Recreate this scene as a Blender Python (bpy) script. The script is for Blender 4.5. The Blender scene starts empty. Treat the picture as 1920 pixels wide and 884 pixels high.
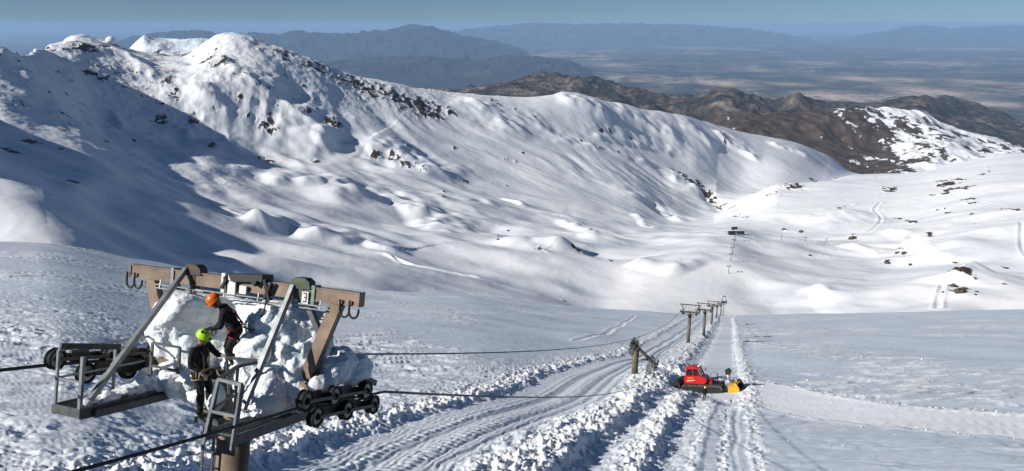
import bpy, bmesh, math, random
import numpy as np
from mathutils import Vector, Matrix

sc = bpy.context.scene
COL = sc.collection
R = math.radians

# ---------------------------------------------------------------- camera
PITCH = R(14.75)
FPX = 1507.0                       # focal length in pixels of a 1920 px wide frame
cam_d = bpy.data.cameras.new("camera")
cam_d.sensor_width = 36.0
cam_d.lens = 36.0 * FPX / 1920.0
cam_d.clip_start = 0.2
cam_d.clip_end = 2.0e6
cam = bpy.data.objects.new("camera", cam_d)
COL.objects.link(cam)
cam.location = (0, 0, 0)
cam.rotation_euler = (math.pi / 2 - PITCH, 0, 0)
sc.camera = cam
CP, SP = math.cos(PITCH), math.sin(PITCH)

# ---------------------------------------------------------------- sky, sun, exposure
SUN_AZ = R(246.0)                  # clockwise from +Y
SUN_EL = R(28.0)
world = bpy.data.worlds.new("World")
sc.world = world
world.use_nodes = True
wn = world.node_tree.nodes
sky = wn.new("ShaderNodeTexSky")
sky.sky_type = 'NISHITA'
sky.sun_disc = False
sky.sun_elevation = SUN_EL
sky.sun_rotation = SUN_AZ
sky.altitude = 3100
sky.air_density = 1.0
sky.dust_density = 0.4
sky.ozone_density = 5.0
wtc = wn.new("ShaderNodeTexCoord"); wad = wn.new("ShaderNodeVectorMath"); wad.operation = 'ADD'
wad.inputs[1].default_value = (0, 0, 0.03)      # lifts the sampled sky so that its lowest band is clear blue
wnm = wn.new("ShaderNodeVectorMath"); wnm.operation = 'NORMALIZE'
world.node_tree.links.new(wtc.outputs["Generated"], wad.inputs[0]); world.node_tree.links.new(wad.outputs[0], wnm.inputs[0])
world.node_tree.links.new(wnm.outputs[0], sky.inputs["Vector"])
world.node_tree.links.new(sky.outputs[0], wn["Background"].inputs[0])
wn["Background"].inputs[1].default_value = 0.05
sun_d = bpy.data.lights.new("sun", 'SUN')
sun_d.energy = 5.0
sun_d.angle = R(0.53)
sun_d.color = (1.0, 0.955, 0.89)
sun = bpy.data.objects.new("sun", sun_d)
COL.objects.link(sun)
sdir = Vector((math.sin(SUN_AZ) * math.cos(SUN_EL), math.cos(SUN_AZ) * math.cos(SUN_EL), math.sin(SUN_EL)))
sun.rotation_euler = sdir.to_track_quat('Z', 'Y').to_euler()
sun.location = (-60, 0, 60)
sc.view_settings.view_transform = 'Standard'
sc.view_settings.look = 'None'
sc.view_settings.exposure = 0.2
sc.view_settings.gamma = 1.0
sc.cycles.volume_bounces = 1
sc.cycles.max_bounces = 6
sc.cycles.diffuse_bounces = 1

# ---------------------------------------------------------------- helpers
def tag(o, label=None, cat=None, group=None, kind=None):
    if label: o["label"] = label
    if cat: o["category"] = cat
    if group: o["group"] = group
    if kind: o["kind"] = kind
    return o

def empty(name, loc=(0, 0, 0), rot=None, label=None, cat=None, group=None):
    o = bpy.data.objects.new(name, None)
    o.empty_display_size = 0.3
    COL.objects.link(o)
    if rot is not None:
        o.matrix_world = Matrix.Translation(Vector(loc)) @ rot.to_4x4()
    else:
        o.location = loc
    return tag(o, label, cat, group)

def te(px, py):
    """tangent of the azimuth and slope z/y of the sight line to a point of the photograph"""
    v = (np.asarray(px, float) - 960.0) / FPX
    w = (np.asarray(py, float) - 442.0) / FPX
    den = CP - w * SP
    return v / den, (-SP - w * CP) / den

def at(px, py, Y):
    t, e = te(px, py)
    return Vector((float(t) * Y, Y, float(e) * Y))

def proj(p):
    d = p[1] * CP - p[2] * SP
    u = p[1] * SP + p[2] * CP
    return 960 + FPX * p[0] / d, 442 - FPX * u / d

# numpy gradient noise
_rng = np.random.default_rng(7)
_PERM = _rng.permutation(4096).astype(np.int32)
_GA = _rng.random(4096) * 2 * math.pi
_GX = np.cos(_GA).astype(np.float32); _GY = np.sin(_GA).astype(np.float32)

def perlin(x, y, seed=0):
    x = np.asarray(x, float); y = np.asarray(y, float)
    xf = np.floor(x); yf = np.floor(y)
    fx = (x - xf).astype(np.float32); fy = (y - yf).astype(np.float32)
    ix = xf.astype(np.int32) + np.int32(seed * 131); iy = yf.astype(np.int32) + np.int32(seed * 57)
    u = fx * fx * fx * (fx * (fx * 6 - 15) + 10)
    v = fy * fy * fy * (fy * (fy * 6 - 15) + 10)
    p0 = _PERM[ix & 4095]; p1 = _PERM[(ix + 1) & 4095]
    def g(p, dx, dy):
        k = _PERM[(p + iy + dy) & 4095]
        return _GX[k] * (fx - dx) + _GY[k] * (fy - dy)
    n0 = g(p0, 0, 0); a = n0 + u * (g(p1, 1, 0) - n0)
    n0 = g(p0, 0, 1); b = n0 + u * (g(p1, 1, 1) - n0)
    return (a + v * (b - a)) * np.float32(1.5)

def fbm(x, y, octv=4, seed=0, gain=0.5, lac=2.03):
    s = 0; a = 1.0
    for k in range(octv):
        s = s + a * perlin(x, y, seed + k * 17)
        x, y = (x * 0.8 - y * 0.6) * lac, (x * 0.6 + y * 0.8) * lac
        a *= gain
    return s

def ridged(x, y, octv=4, seed=0, gain=0.5, lac=2.03, soft=0.0):
    s = 0; a = 1.0
    for k in range(octv):
        s = s + a * (1 - 2 * np.sqrt(perlin(x, y, seed + k * 17) ** 2 + soft))
        x, y = (x * 0.8 - y * 0.6) * lac, (x * 0.6 + y * 0.8) * lac
        a *= gain
    return s

def sst(a, b, x):
    k = np.clip((x - a) / (b - a), 0, 1)
    return k * k * (3 - 2 * k)

def pchip(xk, yk, x):
    """monotone cubic through the knots, flat outside"""
    xk = np.asarray(xk, float); yk = np.asarray(yk, float)
    h = np.diff(xk); d = np.diff(yk) / h
    m = np.zeros_like(yk)
    m[0] = d[0]; m[-1] = d[-1]
    if len(xk) > 2:
        w1 = 2 * h[1:] + h[:-1]; w2 = h[1:] + 2 * h[:-1]
        with np.errstate(divide='ignore', invalid='ignore'):
            mm = (w1 + w2) / (w1 / d[:-1] + w2 / d[1:])
        m[1:-1] = np.where(d[:-1] * d[1:] > 0, mm, 0)
    x = np.clip(x, xk[0], xk[-1])
    i = np.clip(np.searchsorted(xk, x) - 1, 0, len(xk) - 2)
    s = (x - xk[i]) / h[i]
    s2 = s * s; s3 = s2 * s
    return (yk[i] * (2 * s3 - 3 * s2 + 1) + h[i] * m[i] * (s3 - 2 * s2 + s)
            + yk[i + 1] * (-2 * s3 + 3 * s2) + h[i] * m[i + 1] * (s3 - s2))

def grid_mesh(name, X, Y, Z, mat, attrs=None, smooth=True):
    nr, nc = X.shape
    co = np.stack([X, Y, Z], -1).reshape(-1, 3).astype(np.float32)
    i = (np.arange(nr - 1)[:, None] * nc + np.arange(nc - 1)[None, :]).ravel()
    q = np.stack([i, i + 1, i + nc + 1, i + nc], -1).astype(np.int32)
    me = bpy.data.meshes.new(name)
    me.vertices.add(len(co)); me.vertices.foreach_set("co", co.ravel())
    me.loops.add(q.size); me.loops.foreach_set("vertex_index", q.ravel())
    me.polygons.add(len(q))
    me.polygons.foreach_set("loop_start", np.arange(0, q.size, 4, dtype=np.int32))
    me.polygons.foreach_set("loop_total", np.full(len(q), 4, np.int32))
    me.polygons.foreach_set("use_smooth", np.full(len(q), smooth))
    for k, v in (attrs or {}).items():
        a = me.attributes.new(k, 'FLOAT', 'POINT')
        a.data.foreach_set("value", v.ravel().astype(np.float32))
    me.update(calc_edges=True)
    me.materials.append(mat)
    o = bpy.data.objects.new(name, me)
    COL.objects.link(o)
    return o

# ---------------------------------------------------------------- materials
MATS = {}
def mat(name, col, rough=0.6, metal=0.0, noise=None, spec=0.5, bump=None, emit=None):
    """Principled with a little procedural variation of colour. noise=(scale, amount), bump=(scale, strength)"""
    if name in MATS: return MATS[name]
    m = bpy.data.materials.new(name); m.use_nodes = True
    nt = m.node_tree; b = nt.nodes["Principled BSDF"]
    b.inputs["Base Color"].default_value = (*col, 1)
    b.inputs["Roughness"].default_value = rough
    b.inputs["Metallic"].default_value = metal
    b.inputs["Specular IOR Level"].default_value = spec
    tc = nt.nodes.new("ShaderNodeTexCoord")
    if noise:
        n = nt.nodes.new("ShaderNodeTexNoise"); n.inputs["Scale"].default_value = noise[0]; n.inputs["Detail"].default_value = 5
        r = nt.nodes.new("ShaderNodeValToRGB")
        a = noise[1]
        r.color_ramp.elements[0].position = 0.3; r.color_ramp.elements[1].position = 0.7
        r.color_ramp.elements[0].color = tuple(c * (1 - a) for c in col) + (1,)
        r.color_ramp.elements[1].color = tuple(min(1, c * (1 + a)) for c in col) + (1,)
        nt.links.new(tc.outputs["Object"], n.inputs["Vector"])
        nt.links.new(n.outputs["Fac"], r.inputs["Fac"])
        nt.links.new(r.outputs["Color"], b.inputs["Base Color"])
    if bump:
        n2 = nt.nodes.new("ShaderNodeTexNoise"); n2.inputs["Scale"].default_value = bump[0]; n2.inputs["Detail"].default_value = 6
        bp = nt.nodes.new("ShaderNodeBump"); bp.inputs["Strength"].default_value = bump[1]
        if len(bump) > 2: bp.inputs["Distance"].default_value = bump[2]
        nt.links.new(tc.outputs["Object"], n2.inputs["Vector"])
        nt.links.new(n2.outputs["Fac"], bp.inputs["Height"])
        nt.links.new(bp.outputs["Normal"], b.inputs["Normal"])
    MATS[name] = m
    return m
# ================================================================ TERRAIN
# The slope, the bowl and the ridge are one height function H(t, Y): t = x / Y, Y = distance ahead of the camera.
# Feature lines: for px of the photograph, the height row and an estimated distance.
def line(*pts):
    a = np.array(pts, float)
    return a[:, 0], a[:, 1], a[:, 2]

EDGE = line((-500, 440, 270), (0, 455, 300), (200, 487, 340), (400, 520, 390), (640, 543, 440), (860, 553, 480), (1060, 573, 520), (1250, 585, 550),
            (1390, 591, 560), (1600, 589, 560), (1920, 583, 560), (2400, 575, 560))
LINES = [  # negative px: unseen spur outside the frame, added to shade the left slope
 line((-500, 460, 450), (0, 470, 480), (300, 500, 600), (600, 532, 700), (900, 556, 780), (1200, 582, 840), (1500, 598, 850), (1920, 592, 800), (2400, 580, 800)),
 line((-1100, 230, 520), (-500, 270, 540), (-300, 325, 550), (-150, 378, 555), (0, 405, 560), (300, 478, 720), (600, 500, 850), (900, 520, 950), (1150, 558, 935), (1280, 562, 930), (1400, 564, 935), (1550, 556, 960), (1700, 545, 1000), (1920, 520, 1000), (2400, 500, 1000)),
 line((-1100, 85, 640), (-700, 88, 690), (-450, 112, 705), (-270, 170, 720), (-100, 275, 732), (0, 335, 740), (300, 415, 900), (600, 450, 1050), (900, 470, 1150), (1050, 464, 1190), (1160, 498, 1080), (1280, 502, 1070), (1400, 500, 1080), (1500, 488, 1180), (1700, 480, 1300), (1920, 450, 1250), (2400, 410, 1200)),
 line((-1100, 70, 860), (-500, 85, 880), (-250, 128, 925), (-100, 190, 945), (0, 265, 960), (150, 300, 1060), (300, 345, 1200), (600, 380, 1450), (900, 405, 1650), (1200, 442, 1700), (1350, 432, 1850), (1550, 425, 1750), (1700, 420, 1700), (1920, 390, 1600), (2400, 340, 1500)),
 line((-500, 120, 1130), (-250, 140, 1150), (-100, 165, 1170), (0, 196, 1190), (110, 215, 1330), (200, 250, 1560), (400, 280, 1750), (600, 310, 1850), (900, 335, 2050), (1200, 378, 2230), (1280, 390, 2400), (1340, 395, 2480), (1400, 384, 2450), (1480, 352, 2300), (1700, 345, 2250), (1920, 312, 2200), (2400, 280, 2100)),
 line((-500, 110, 1280), (-100, 135, 1340), (0, 142, 1350), (80, 145, 1450), (150, 150, 1700), (200, 150, 1850), (300, 160, 1960), (400, 172, 2000), (460, 170, 2050), (650, 218, 2180), (900, 245, 2500), (1100, 265, 2750), (1300, 310, 3000), (1400, 352, 3000), (1480, 362, 2900), (1620, 336, 3400), (1750, 332, 3400), (1920, 302, 3200), (2400, 270, 3000)),
 line((-500, 105, 1420), (-200, 108, 1430), (-60, 106, 1440), (0, 102, 1450), (55, 104, 1500), (90, 110, 1620), (120, 100, 1850), (150, 88, 2050), (200, 69, 2200), (235, 78, 2250), (290, 98, 2340), (340, 110, 2390), (375, 109, 2420), (412, 88, 2445), (440, 71, 2455), (460, 67, 2460), (480, 70, 2465), (505, 77, 2470), (550, 92, 2480), (600, 112, 2500), (650, 135, 2540), (700, 150, 2590), (760, 160, 2660),
      (900, 180, 2850), (980, 184, 2960), (1060, 178, 3050), (1120, 188, 3120), (1200, 206, 3250), (1280, 220, 3400), (1350, 238, 3550), (1430, 255, 3700), (1500, 268, 3850), (1560, 292, 3950), (1620, 328, 4050), (1660, 334, 4100), (1750, 326, 4200), (1830, 304, 4200), (1920, 292, 4100), (2400, 260, 4000)),
]
def curve(L, px):
    return pchip(L[0], L[1], px), pchip(L[0], L[2], px)

PXS = np.concatenate([np.linspace(-1400, -320, 110, endpoint=False), np.linspace(-320, 2240, 1420, endpoint=False), np.linspace(2240, 2700, 40)])
NT = len(PXS)
TS = (PXS - 960.0) / FPX / CP            # one azimuth per column
def px_of_t(t, e):
    return 960 + FPX * t * (CP - e * SP)

def column_profile(t):
    """knots (Y, z) of the ground along one azimuth"""
    def pe(L):
        e = -0.25
        for _ in range(4):
            px = px_of_t(t, e)
            py, Y = curve(L, px)
            e = float(te(0, py)[1])
        return float(Y), e
    Ye, ee = pe(EDGE)
    K = []
    for s in (0.012, 0.05, 0.12, 0.25, 0.45, 0.65, 0.82, 0.93, 1.0):
        K.append((Ye * s, ee * Ye * s - 12.5 * (1 - s) ** 1.15 - 0.8 * 4 * s * (1 - s)))
    K.append((Ye * 1.12, ee * Ye * 1.12 - 10))
    K.append((Ye * 1.3, ee * Ye * 1.3 - 32))
    for n, L in enumerate(LINES):
        Y, e = pe(L)
        K.append((max(Y, K[-1][0] + 40), e * max(Y, K[-1][0] + 40)))
    Yc, zc = K[-1]
    K.append((Yc * 1.03, zc - Yc * .006 - 8)); K.append((Yc * 1.25, zc - .22 * Yc)); K.append((Yc * 1.8, zc - .5 * Yc))
    return np.array(K)

PROF = [column_profile(t) for t in TS]
def base_grid(Ys):
    Z = np.empty((len(Ys), NT))
    for j in range(NT):
        Z[:, j] = pchip(PROF[j][:, 0], PROF[j][:, 1], Ys)
    return Z
def base_h(x, y):
    """smooth ground at single points"""
    x = np.atleast_1d(np.asarray(x, float)); y = np.atleast_1d(np.asarray(y, float))
    out = np.empty(len(x))
    for k in range(len(x)):
        f = np.interp(x[k] / y[k], TS, np.arange(NT))
        j = int(min(f, NT - 2)); f -= j
        out[k] = (1 - f) * pchip(PROF[j][:, 0], PROF[j][:, 1], y[k]) + f * pchip(PROF[j + 1][:, 0], PROF[j + 1][:, 1], y[k])
    return out
YG = np.exp(np.linspace(math.log(8), math.log(5500), 2500))
def pick(px, py, ymin=8, ymax=5500):
    """where the sight line of a point of the photograph first meets the smooth ground"""
    t, e = te(px, py)
    f = np.interp(t, TS, np.arange(NT)); j = int(min(f, NT - 2))
    z = pchip(PROF[j][:, 0], PROF[j][:, 1], YG)
    ok = (YG > ymin) & (YG < ymax)
    hit = np.nonzero((z >= e * YG) & ok)[0]
    Y = YG[hit[0]] if len(hit) else YG[np.argmax(np.where(ok, z / YG, -9))]
    return np.array([float(t) * Y, Y])
def path(*pts, **kw):
    return np.array([pick(a, b, **kw) for a, b in pts])

def pdist(P, x, y, stride=4):
    """signed distance to a polyline (positive on the right of its direction), length along it;
    worked out on every 4th row and column of the grid and filled in between"""
    if stride > 1 and x.ndim == 2 and min(x.shape) > 40:
        nr, nc = x.shape
        ri = np.unique(np.append(np.arange(0, nr, stride), nr - 1)); ci = np.unique(np.append(np.arange(0, nc, stride), nc - 1))
        d, al, L = pdist(P, x[np.ix_(ri, ci)], y[np.ix_(ri, ci)], 1)
        def up(A):
            for ax, idx, n in ((0, ri, nr), (1, ci, nc)):
                k = np.clip(np.searchsorted(idx, np.arange(n), side='right') - 1, 0, len(idx) - 2)
                f = (np.arange(n) - idx[k]) / (idx[k + 1] - idx[k])
                f = f[:, None] if ax == 0 else f[None, :]
                A = np.take(A, k, ax) * (1 - f) + np.take(A, k + 1, ax) * f
            return A
        ds, du = up(d), up(np.abs(d))
        return np.where(du > .02 * y + 2, np.copysign(du, ds), ds), up(al), L
    best = np.full(x.shape, 1e18); sg = np.zeros(x.shape); al = np.zeros(x.shape); acc = 0
    for a, b in zip(P[:-1], P[1:]):
        d = b - a; L = math.hypot(*d)
        if L < 1e-6: continue
        ux, uy = d / L
        rx = x - a[0]; ry = y - a[1]
        s = np.clip(rx * ux + ry * uy, 0, L)
        dx = rx - s * ux; dy = ry - s * uy
        q = dx * dx + dy * dy
        m = q < best
        best = np.where(m, q, best); sg = np.where(m, np.where(rx * uy - ry * ux >= 0, 1.0, -1.0), sg); al = np.where(m, acc + s, al)
        acc += L
    return np.sqrt(best) * sg, al, acc

def smooth_path(P, n=8):
    """denser polyline by Catmull-Rom"""
    Q = np.vstack([2 * P[0] - P[1], P, 2 * P[-1] - P[-2]]); out = []
    for i in range(1, len(Q) - 2):
        for s in np.linspace(0, 1, n, endpoint=False):
            a, b, c, d = Q[i - 1:i + 3]
            out.append(.5 * (2 * b + (c - a) * s + (2 * a - 5 * b + 4 * c - d) * s * s + (3 * b - a - 3 * c + d) * s ** 3))
    out.append(P[-1])
    return np.array(out)

# ---------------------------------------------------------------- near slope: banks, trench, tracks
def npath(*pts):
    return smooth_path(np.array([pick(a, b, ymax=float(pchip(EDGE[0], EDGE[2], a))) for a, b in pts]))
TR_L = npath((60, 950), (320, 905), (480, 866), (640, 818), (791, 776), (904, 739), (961, 723), (1018, 701), (1100, 681), (1169, 663), (1225, 635), (1262, 613), (1280, 602), (1300, 593))
TR_R = npath((700, 950), (840, 890), (923, 848), (1018, 807), (1093, 773), (1150, 741), (1190, 702), (1240, 668), (1290, 640), (1320, 618), (1338, 600))
RID2 = npath((1010, 930), (1074, 868), (1123, 824), (1180, 782), (1245, 731), (1275, 694), (1305, 660), (1325, 632), (1345, 604))
RID3 = npath((1190, 930), (1225, 868), (1255, 815), (1283, 765), (1295, 740))
RUB = npath((1412, 760), (1402, 710), (1394, 685), (1388, 660), (1384, 632), (1380, 610), (1376, 596))
LANE = npath((1345, 884), (1352, 830), (1360, 780), (1372, 750))
LANEB = npath((1395, 900), (1388, 830), (1385, 770))
CAT_U = npath((1390, 716), (1440, 722), (1500, 735), (1600, 752), (1700, 765), (1920, 776), (2200, 790))
CAT_L = npath((1390, 765), (1440, 770), (1500, 781), (1600, 796), (1800, 813), (1920, 819), (2200, 838))
SIDE = npath((1080, 640), (1128, 629), (1160, 612), (1190, 593))

def near_detail(x, y):
    z = np.zeros(x.shape); rough = np.zeros(x.shape)
    n1 = fbm(x / 6, y / 6, 3, 5); n2 = fbm(x / 2.2, y / 2.2, 3, 9)
    # trench bounded by a cut bank on the left
    d, al, L = pdist(TR_L, x, y); d0 = d; d = d + .5 * n1 + .25 * n2
    dr, alr, Lr = pdist(TR_R, x, y); dr0 = dr; dr = dr + .8 * n1 + .35 * n2
    inside = sst(0, .9, d) * sst(.2, -1.0, dr)
    hb = .36 * sst(0.0, -0.6, d) * np.exp(np.clip(d, -60, 0) / 4.5)
    far = sst(240, 420, y)
    near_k = 1 - .5 * sst(55, 150, y)
    z += hb * near_k * (.7 + .8 * np.abs(n1)) 
    z -= .24 * inside * near_k
    rough = np.maximum(rough, np.exp(-((d + 1.6) / 2.2) ** 2)); rough = np.maximum(rough, .30 * np.exp(-((d + 5) / 3.0) ** 2) * (d < 0))
    # tracks along the trench
    wdt = np.maximum(d0 - dr0, 1.0)
    s = d0 / wdt
    for c, hw, amp in ((.30, .03, .07), (.37, .025, .09), (.46, .04, -.10), (.56, .02, .06), (.62, .05, .10), (.71, .03, -.08), (.82, .03, -.09), (.90, .03, .07)):
        k = np.exp(-((s - c + .006 * n1) / hw) ** 2) * inside
        z += amp * k
        if amp > 0: rough = np.maximum(rough, .13 * k)
    cleat = np.sin(al * 2 * math.pi / .9) * .05 * (np.exp(-((s - .62) / .07) ** 2) + np.exp(-((s - .36) / .035) ** 2)) * inside * sst(130, 60, y)
    z += cleat
    z += .03 * np.sin(d * 2 * math.pi / .55) * inside * (1 - rough) * sst(90, 45, y)
    # heaps thrown up right of the trench
    heap = np.clip(.55 + .9 * fbm(x / 9, y / 9, 3, 61), 0, 1.5)
    z += heap * .50 * np.exp(-((dr - 2.2) / 1.9) ** 2) * (1 - .5 * sst(90, 160, y))
    rough = np.maximum(rough, np.exp(-((dr - 2.4) / 2.6) ** 2))
    d2, _, _ = pdist(RID2, x, y); d2 = d2 + .6 * n1 + .3 * n2
    z += (.3 + .7 * heap) * .62 * sst(.2, -.9, d2) * np.exp(np.clip(d2, -60, 0) / 3.2) * sst(130, 85, y) + .22 * sst(.2, -.9, d2) * np.exp(np.clip(d2, -60, 0) / 3.0) * sst(85, 130, y)
    z -= .35 * np.exp(-((d2 - 1.2) / 1.2) ** 2)
    rough = np.maximum(rough, np.exp(-((d2 + 1.8) / 2.6) ** 2)); rough = np.maximum(rough, .6 * np.exp(-((d2 - 4) / 2.5) ** 2) * sst(110, 90, y))
    d3, _, _ = pdist(RID3, x, y); d3 = d3 + .4 * n1 + .25 * n2
    z += (.4 + .6 * heap) * .62 * sst(.2, -.8, d3) * np.exp(np.clip(d3, -60, 0) / 2.2) - .3 * np.exp(-((d3 - 1) / 1.0) ** 2)
    rough = np.maximum(rough, .9 * np.exp(-((d3 + 1.2) / 1.8) ** 2))
    d4, _, _ = pdist(RUB, x, y); d4 = d4 + .5 * n1
    z += .24 * np.exp(-(d4 / 1.1) ** 2); rough = np.maximum(rough, .75 * np.exp(-(d4 / 1.3) ** 2))
    lane2 = sst(1.0, 2.5, d2) * sst(-.5, -2, d4) * sst(86, 100, y)
    z -= .35 * lane2
    # lanes below the groomer
    for P, hw in ((LANE, 1.5), (LANEB, .8)):
        d5, a5, _ = pdist(P, x, y)
        k = sst(hw, hw - .5, np.abs(d5 + .2 * n1))
        z -= .12 * k; rough = rough * (1 - .8 * k); rough = np.maximum(rough, .6 * np.exp(-((np.abs(d5) - hw - .5) / .5) ** 2))
    # cat track leading right
    du, au, _ = pdist(CAT_U, x, y); dl, _, _ = pdist(CAT_L, x, y)
    du = du + .5 * n1; dl = dl + .5 * n1
    right = sst(22, 26, x)
    band = sst(-.3, .5, du) * sst(.3, -.5, dl) * right
    z += (-.10 * band + .22 * np.exp(-((du + .6) / 1.1) ** 2) * right + .12 * np.exp(-((dl - .5) / .7) ** 2) * right)
    tilt = (.35 - np.clip(du, 0, 12) * .075) * band
    z += tilt + band * .02 * np.sin(au * 2 * math.pi / 1.1) * sst(-.3, .6, np.sin(du * 1.5))
    rough = np.maximum(rough, .42 * np.exp(-((du + .8) / 1.3) ** 2) * right); rough = np.maximum(rough, .06 * band)
    d6, _, _ = pdist(SIDE, x, y)
    z += (.10 * np.exp(-((d6 + 1.2) / .8) ** 2) - .12 * np.exp(-((d6 - .2) / .8) ** 2) + .10 * np.exp(-((d6 - 1.6) / .7) ** 2)); rough = np.maximum(rough, .3 * np.exp(-(d6 / 1.6) ** 2))
    # wind-carved crust: plates and sastrugi
    open_ = np.clip(1 - inside - band - lane2, 0, 1) * (1 - .7 * np.clip(rough, 0, 1))
    wx, wy = x * .95 + y * .30, -x * .30 + y * .95          # wind across the slope
    wq = fbm(x / 11, y / 8, 2, 29); wx = wx + 5 * wq; wy = wy + 1.6 * wq + 1.2 * fbm(x / 30, y / 24, 2, 27)
    q = fbm(wx / 9, wy / 2.4, 4, 31)
    patch = sst(-.1, .55, fbm(x / 45, y / 60, 3, 77))
    left_near = sst(10, -10, x - (y - 40) * -.15) * sst(150, 60, y)
    streak = patch * sst(.0, .35, q)
    z += open_ * (.12 * q + .26 * streak) * (.6 + .6 * left_near)
    z += open_ * left_near * .15 * fbm(wx / 1.8, wy / .8, 3, 41)
    z += open_ * .06 * fbm(wx / 2.6, wy / .9, 2, 43) * sst(300, 80, y)
    z += .6 * fbm(x / 38, y / 38, 2, 3)
    fresh = np.clip(np.maximum.reduce([1.15 * rough, .95 * band, .42 * inside, .35 * lane2, open_ * (.85 * streak + .25 * left_near), 1.0 * np.exp(-(d6 / 1.8) ** 2)]) + .12 * n2, 0, 1)
    # broken snow
    lump = .55 * np.abs(fbm(x / 1.5, y / 1.5, 3, 51)) + .32 * np.abs(fbm(x / .62, y / .62, 2, 57)) + .3 * np.abs(perlin(x / 3.4, y / 3.4, 59))
    z += np.clip(rough, 0, 1) * (lump * .9 - .36) * (1 - .25 * sst(90, 200, y))
    return z, fresh

# ---------------------------------------------------------------- bowl and ridge: spurs, drifts, gullies
def step(pts, h, wl, wr, **kw):
    return (smooth_path(path(*pts, ymin=600, **kw), 5), h, wl, wr)
# drift lips: low on the left of the line, high on its right (the left face catches the sun)
DRIFTS = [
 step([(600, 388), (655, 384), (725, 386), (775, 402), (805, 420), (860, 452)], 20, 52, 80),
 step([(445, 425), (500, 434), (545, 438), (590, 452), (615, 464)], 15, 38, 60),
 step([(480, 346), (560, 358), (620, 364), (645, 378)], 11, 30, 70),
 step([(610, 462), (690, 462), (715, 478), (780, 488)], 7, 16, 50),
 step([(1175, 490), (1215, 495), (1255, 501), (1300, 511)], 8, 40, 90),
 step([(1515, 546), (1545, 557), (1585, 582)], 6, 22, 60),
 step([(980, 404), (1030, 416), (1060, 425), (1095, 446), (1130, 460)], 11, 34, 60),
 step([(1145, 366), (1200, 375), (1240, 393), (1285, 424)], 10, 30, 60),
 step([(860, 392), (900, 390), (930, 400)], 6, 16, 50),
 step([(935, 368), (965, 380), (985, 392)], 6, 14, 50),
 step([(1165, 402), (1190, 408), (1230, 438)], 7, 18, 60),
 step([(1075, 252), (1160, 268), (1250, 286), (1330, 302)], 10, 22, 80),
 step([(1000, 262), (1080, 274), (1180, 300), (1260, 322)], 9, 22, 80),
 step([(1040, 188), (1085, 200), (1120, 214), (1150, 232)], 16, 40, 90),
 step([(1145, 200), (1190, 222), (1240, 252), (1300, 276)], 12, 30, 80),
 step([(1330, 242), (1352, 262), (1390, 290), (1430, 305)], 13, 26, 80),
 step([(1430, 262), (1480, 285), (1540, 310)], 12, 30, 90),
 step([(1270, 232), (1310, 256), (1345, 290)], 12, 30, 80),
 step([(840, 190), (900, 208), (980, 236), (1060, 262)], 9, 30, 90),
 step([(640, 478), (720, 488), (790, 510), (850, 521), (960, 535)], 2.5, 6, 12),
 step([(1690, 470), (1760, 484), (1830, 495)], 7, 26, 60),
 step([(1640, 440), (1700, 452), (1760, 480)], 7, 24, 60),
 step([(1555, 460), (1610, 470), (1650, 478)], 8, 20, 60),
 step([(520, 185), (560, 230), (600, 260), (640, 300)], 12, 40, 110),
 step([(355, 170), (375, 190), (405, 200), (420, 215)], 10, 22, 60),
 step([(210, 212), (225, 238), (235, 262)], 8, 20, 60),
 step([(330, 235), (350, 250), (360, 262)], 8, 18, 60),
]
# spurs: crest line, height, half width on either side
SPURS = [
 (path((655, 262), (690, 280), (740, 298), (800, 322), (870, 345), ymin=600), 26, 80, 90),
 (path((500, 228), (545, 250), (590, 272), (640, 290), ymin=600), 20, 70, 60),
 (path((405, 262), (430, 268), (450, 292), ymin=600), 12, 45, 40),
 (path((395, 110), (430, 140), (480, 170), (540, 205), ymin=600), 15, 80, 90),
 (path((215, 95), (250, 125), (300, 160), ymin=600), 18, 60, 60),
 (path((930, 468), (990, 458), (1050, 460), (1100, 470), ymin=700), 13, 60, 60),
 (path((840, 180), (890, 205), (950, 240), (1010, 268), ymin=600), 18, 90, 90),
 (path((1240, 330), (1290, 352), (1330, 372), ymin=600), 22, 70, 50),
 (path((1500, 545), (1540, 553), (1575, 568), ymin=600), 7, 60, 60),
 (path((1480, 420), (1560, 410), (1640, 400), ymin=600), 12, 80, 60),
 (path((1780, 545), (1805, 535), (1840, 520), ymin=600), 14, 22, 30),
]
GULLIES = [
 (path((1275, 338), (1310, 358), (1340, 378), (1372, 398), ymin=600), 16, 26),
 (path((1000, 320), (1100, 352), (1180, 400), ymin=600), 7, 60),
 (path((1155, 560), (1150, 530), (1190, 505), ymin=600), 5, 40),
]
CAT2 = [(smooth_path(path((1758, 578), (1762, 555), (1775, 535), (1810, 516), (1860, 500), (1925, 486), ymin=600)), 5.0),
        (smooth_path(path((1650, 384), (1640, 396), (1652, 408), (1645, 425), (1615, 440), ymin=600)), 6.0),
        (smooth_path(path((640, 477), (720, 487), (770, 505), (850, 520), (960, 540), (1050, 556), ymin=600)), 4.0),
        (smooth_path(path((1926, 490), (1914, 470), (1912, 430), ymin=600)), 5.0)]
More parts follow.
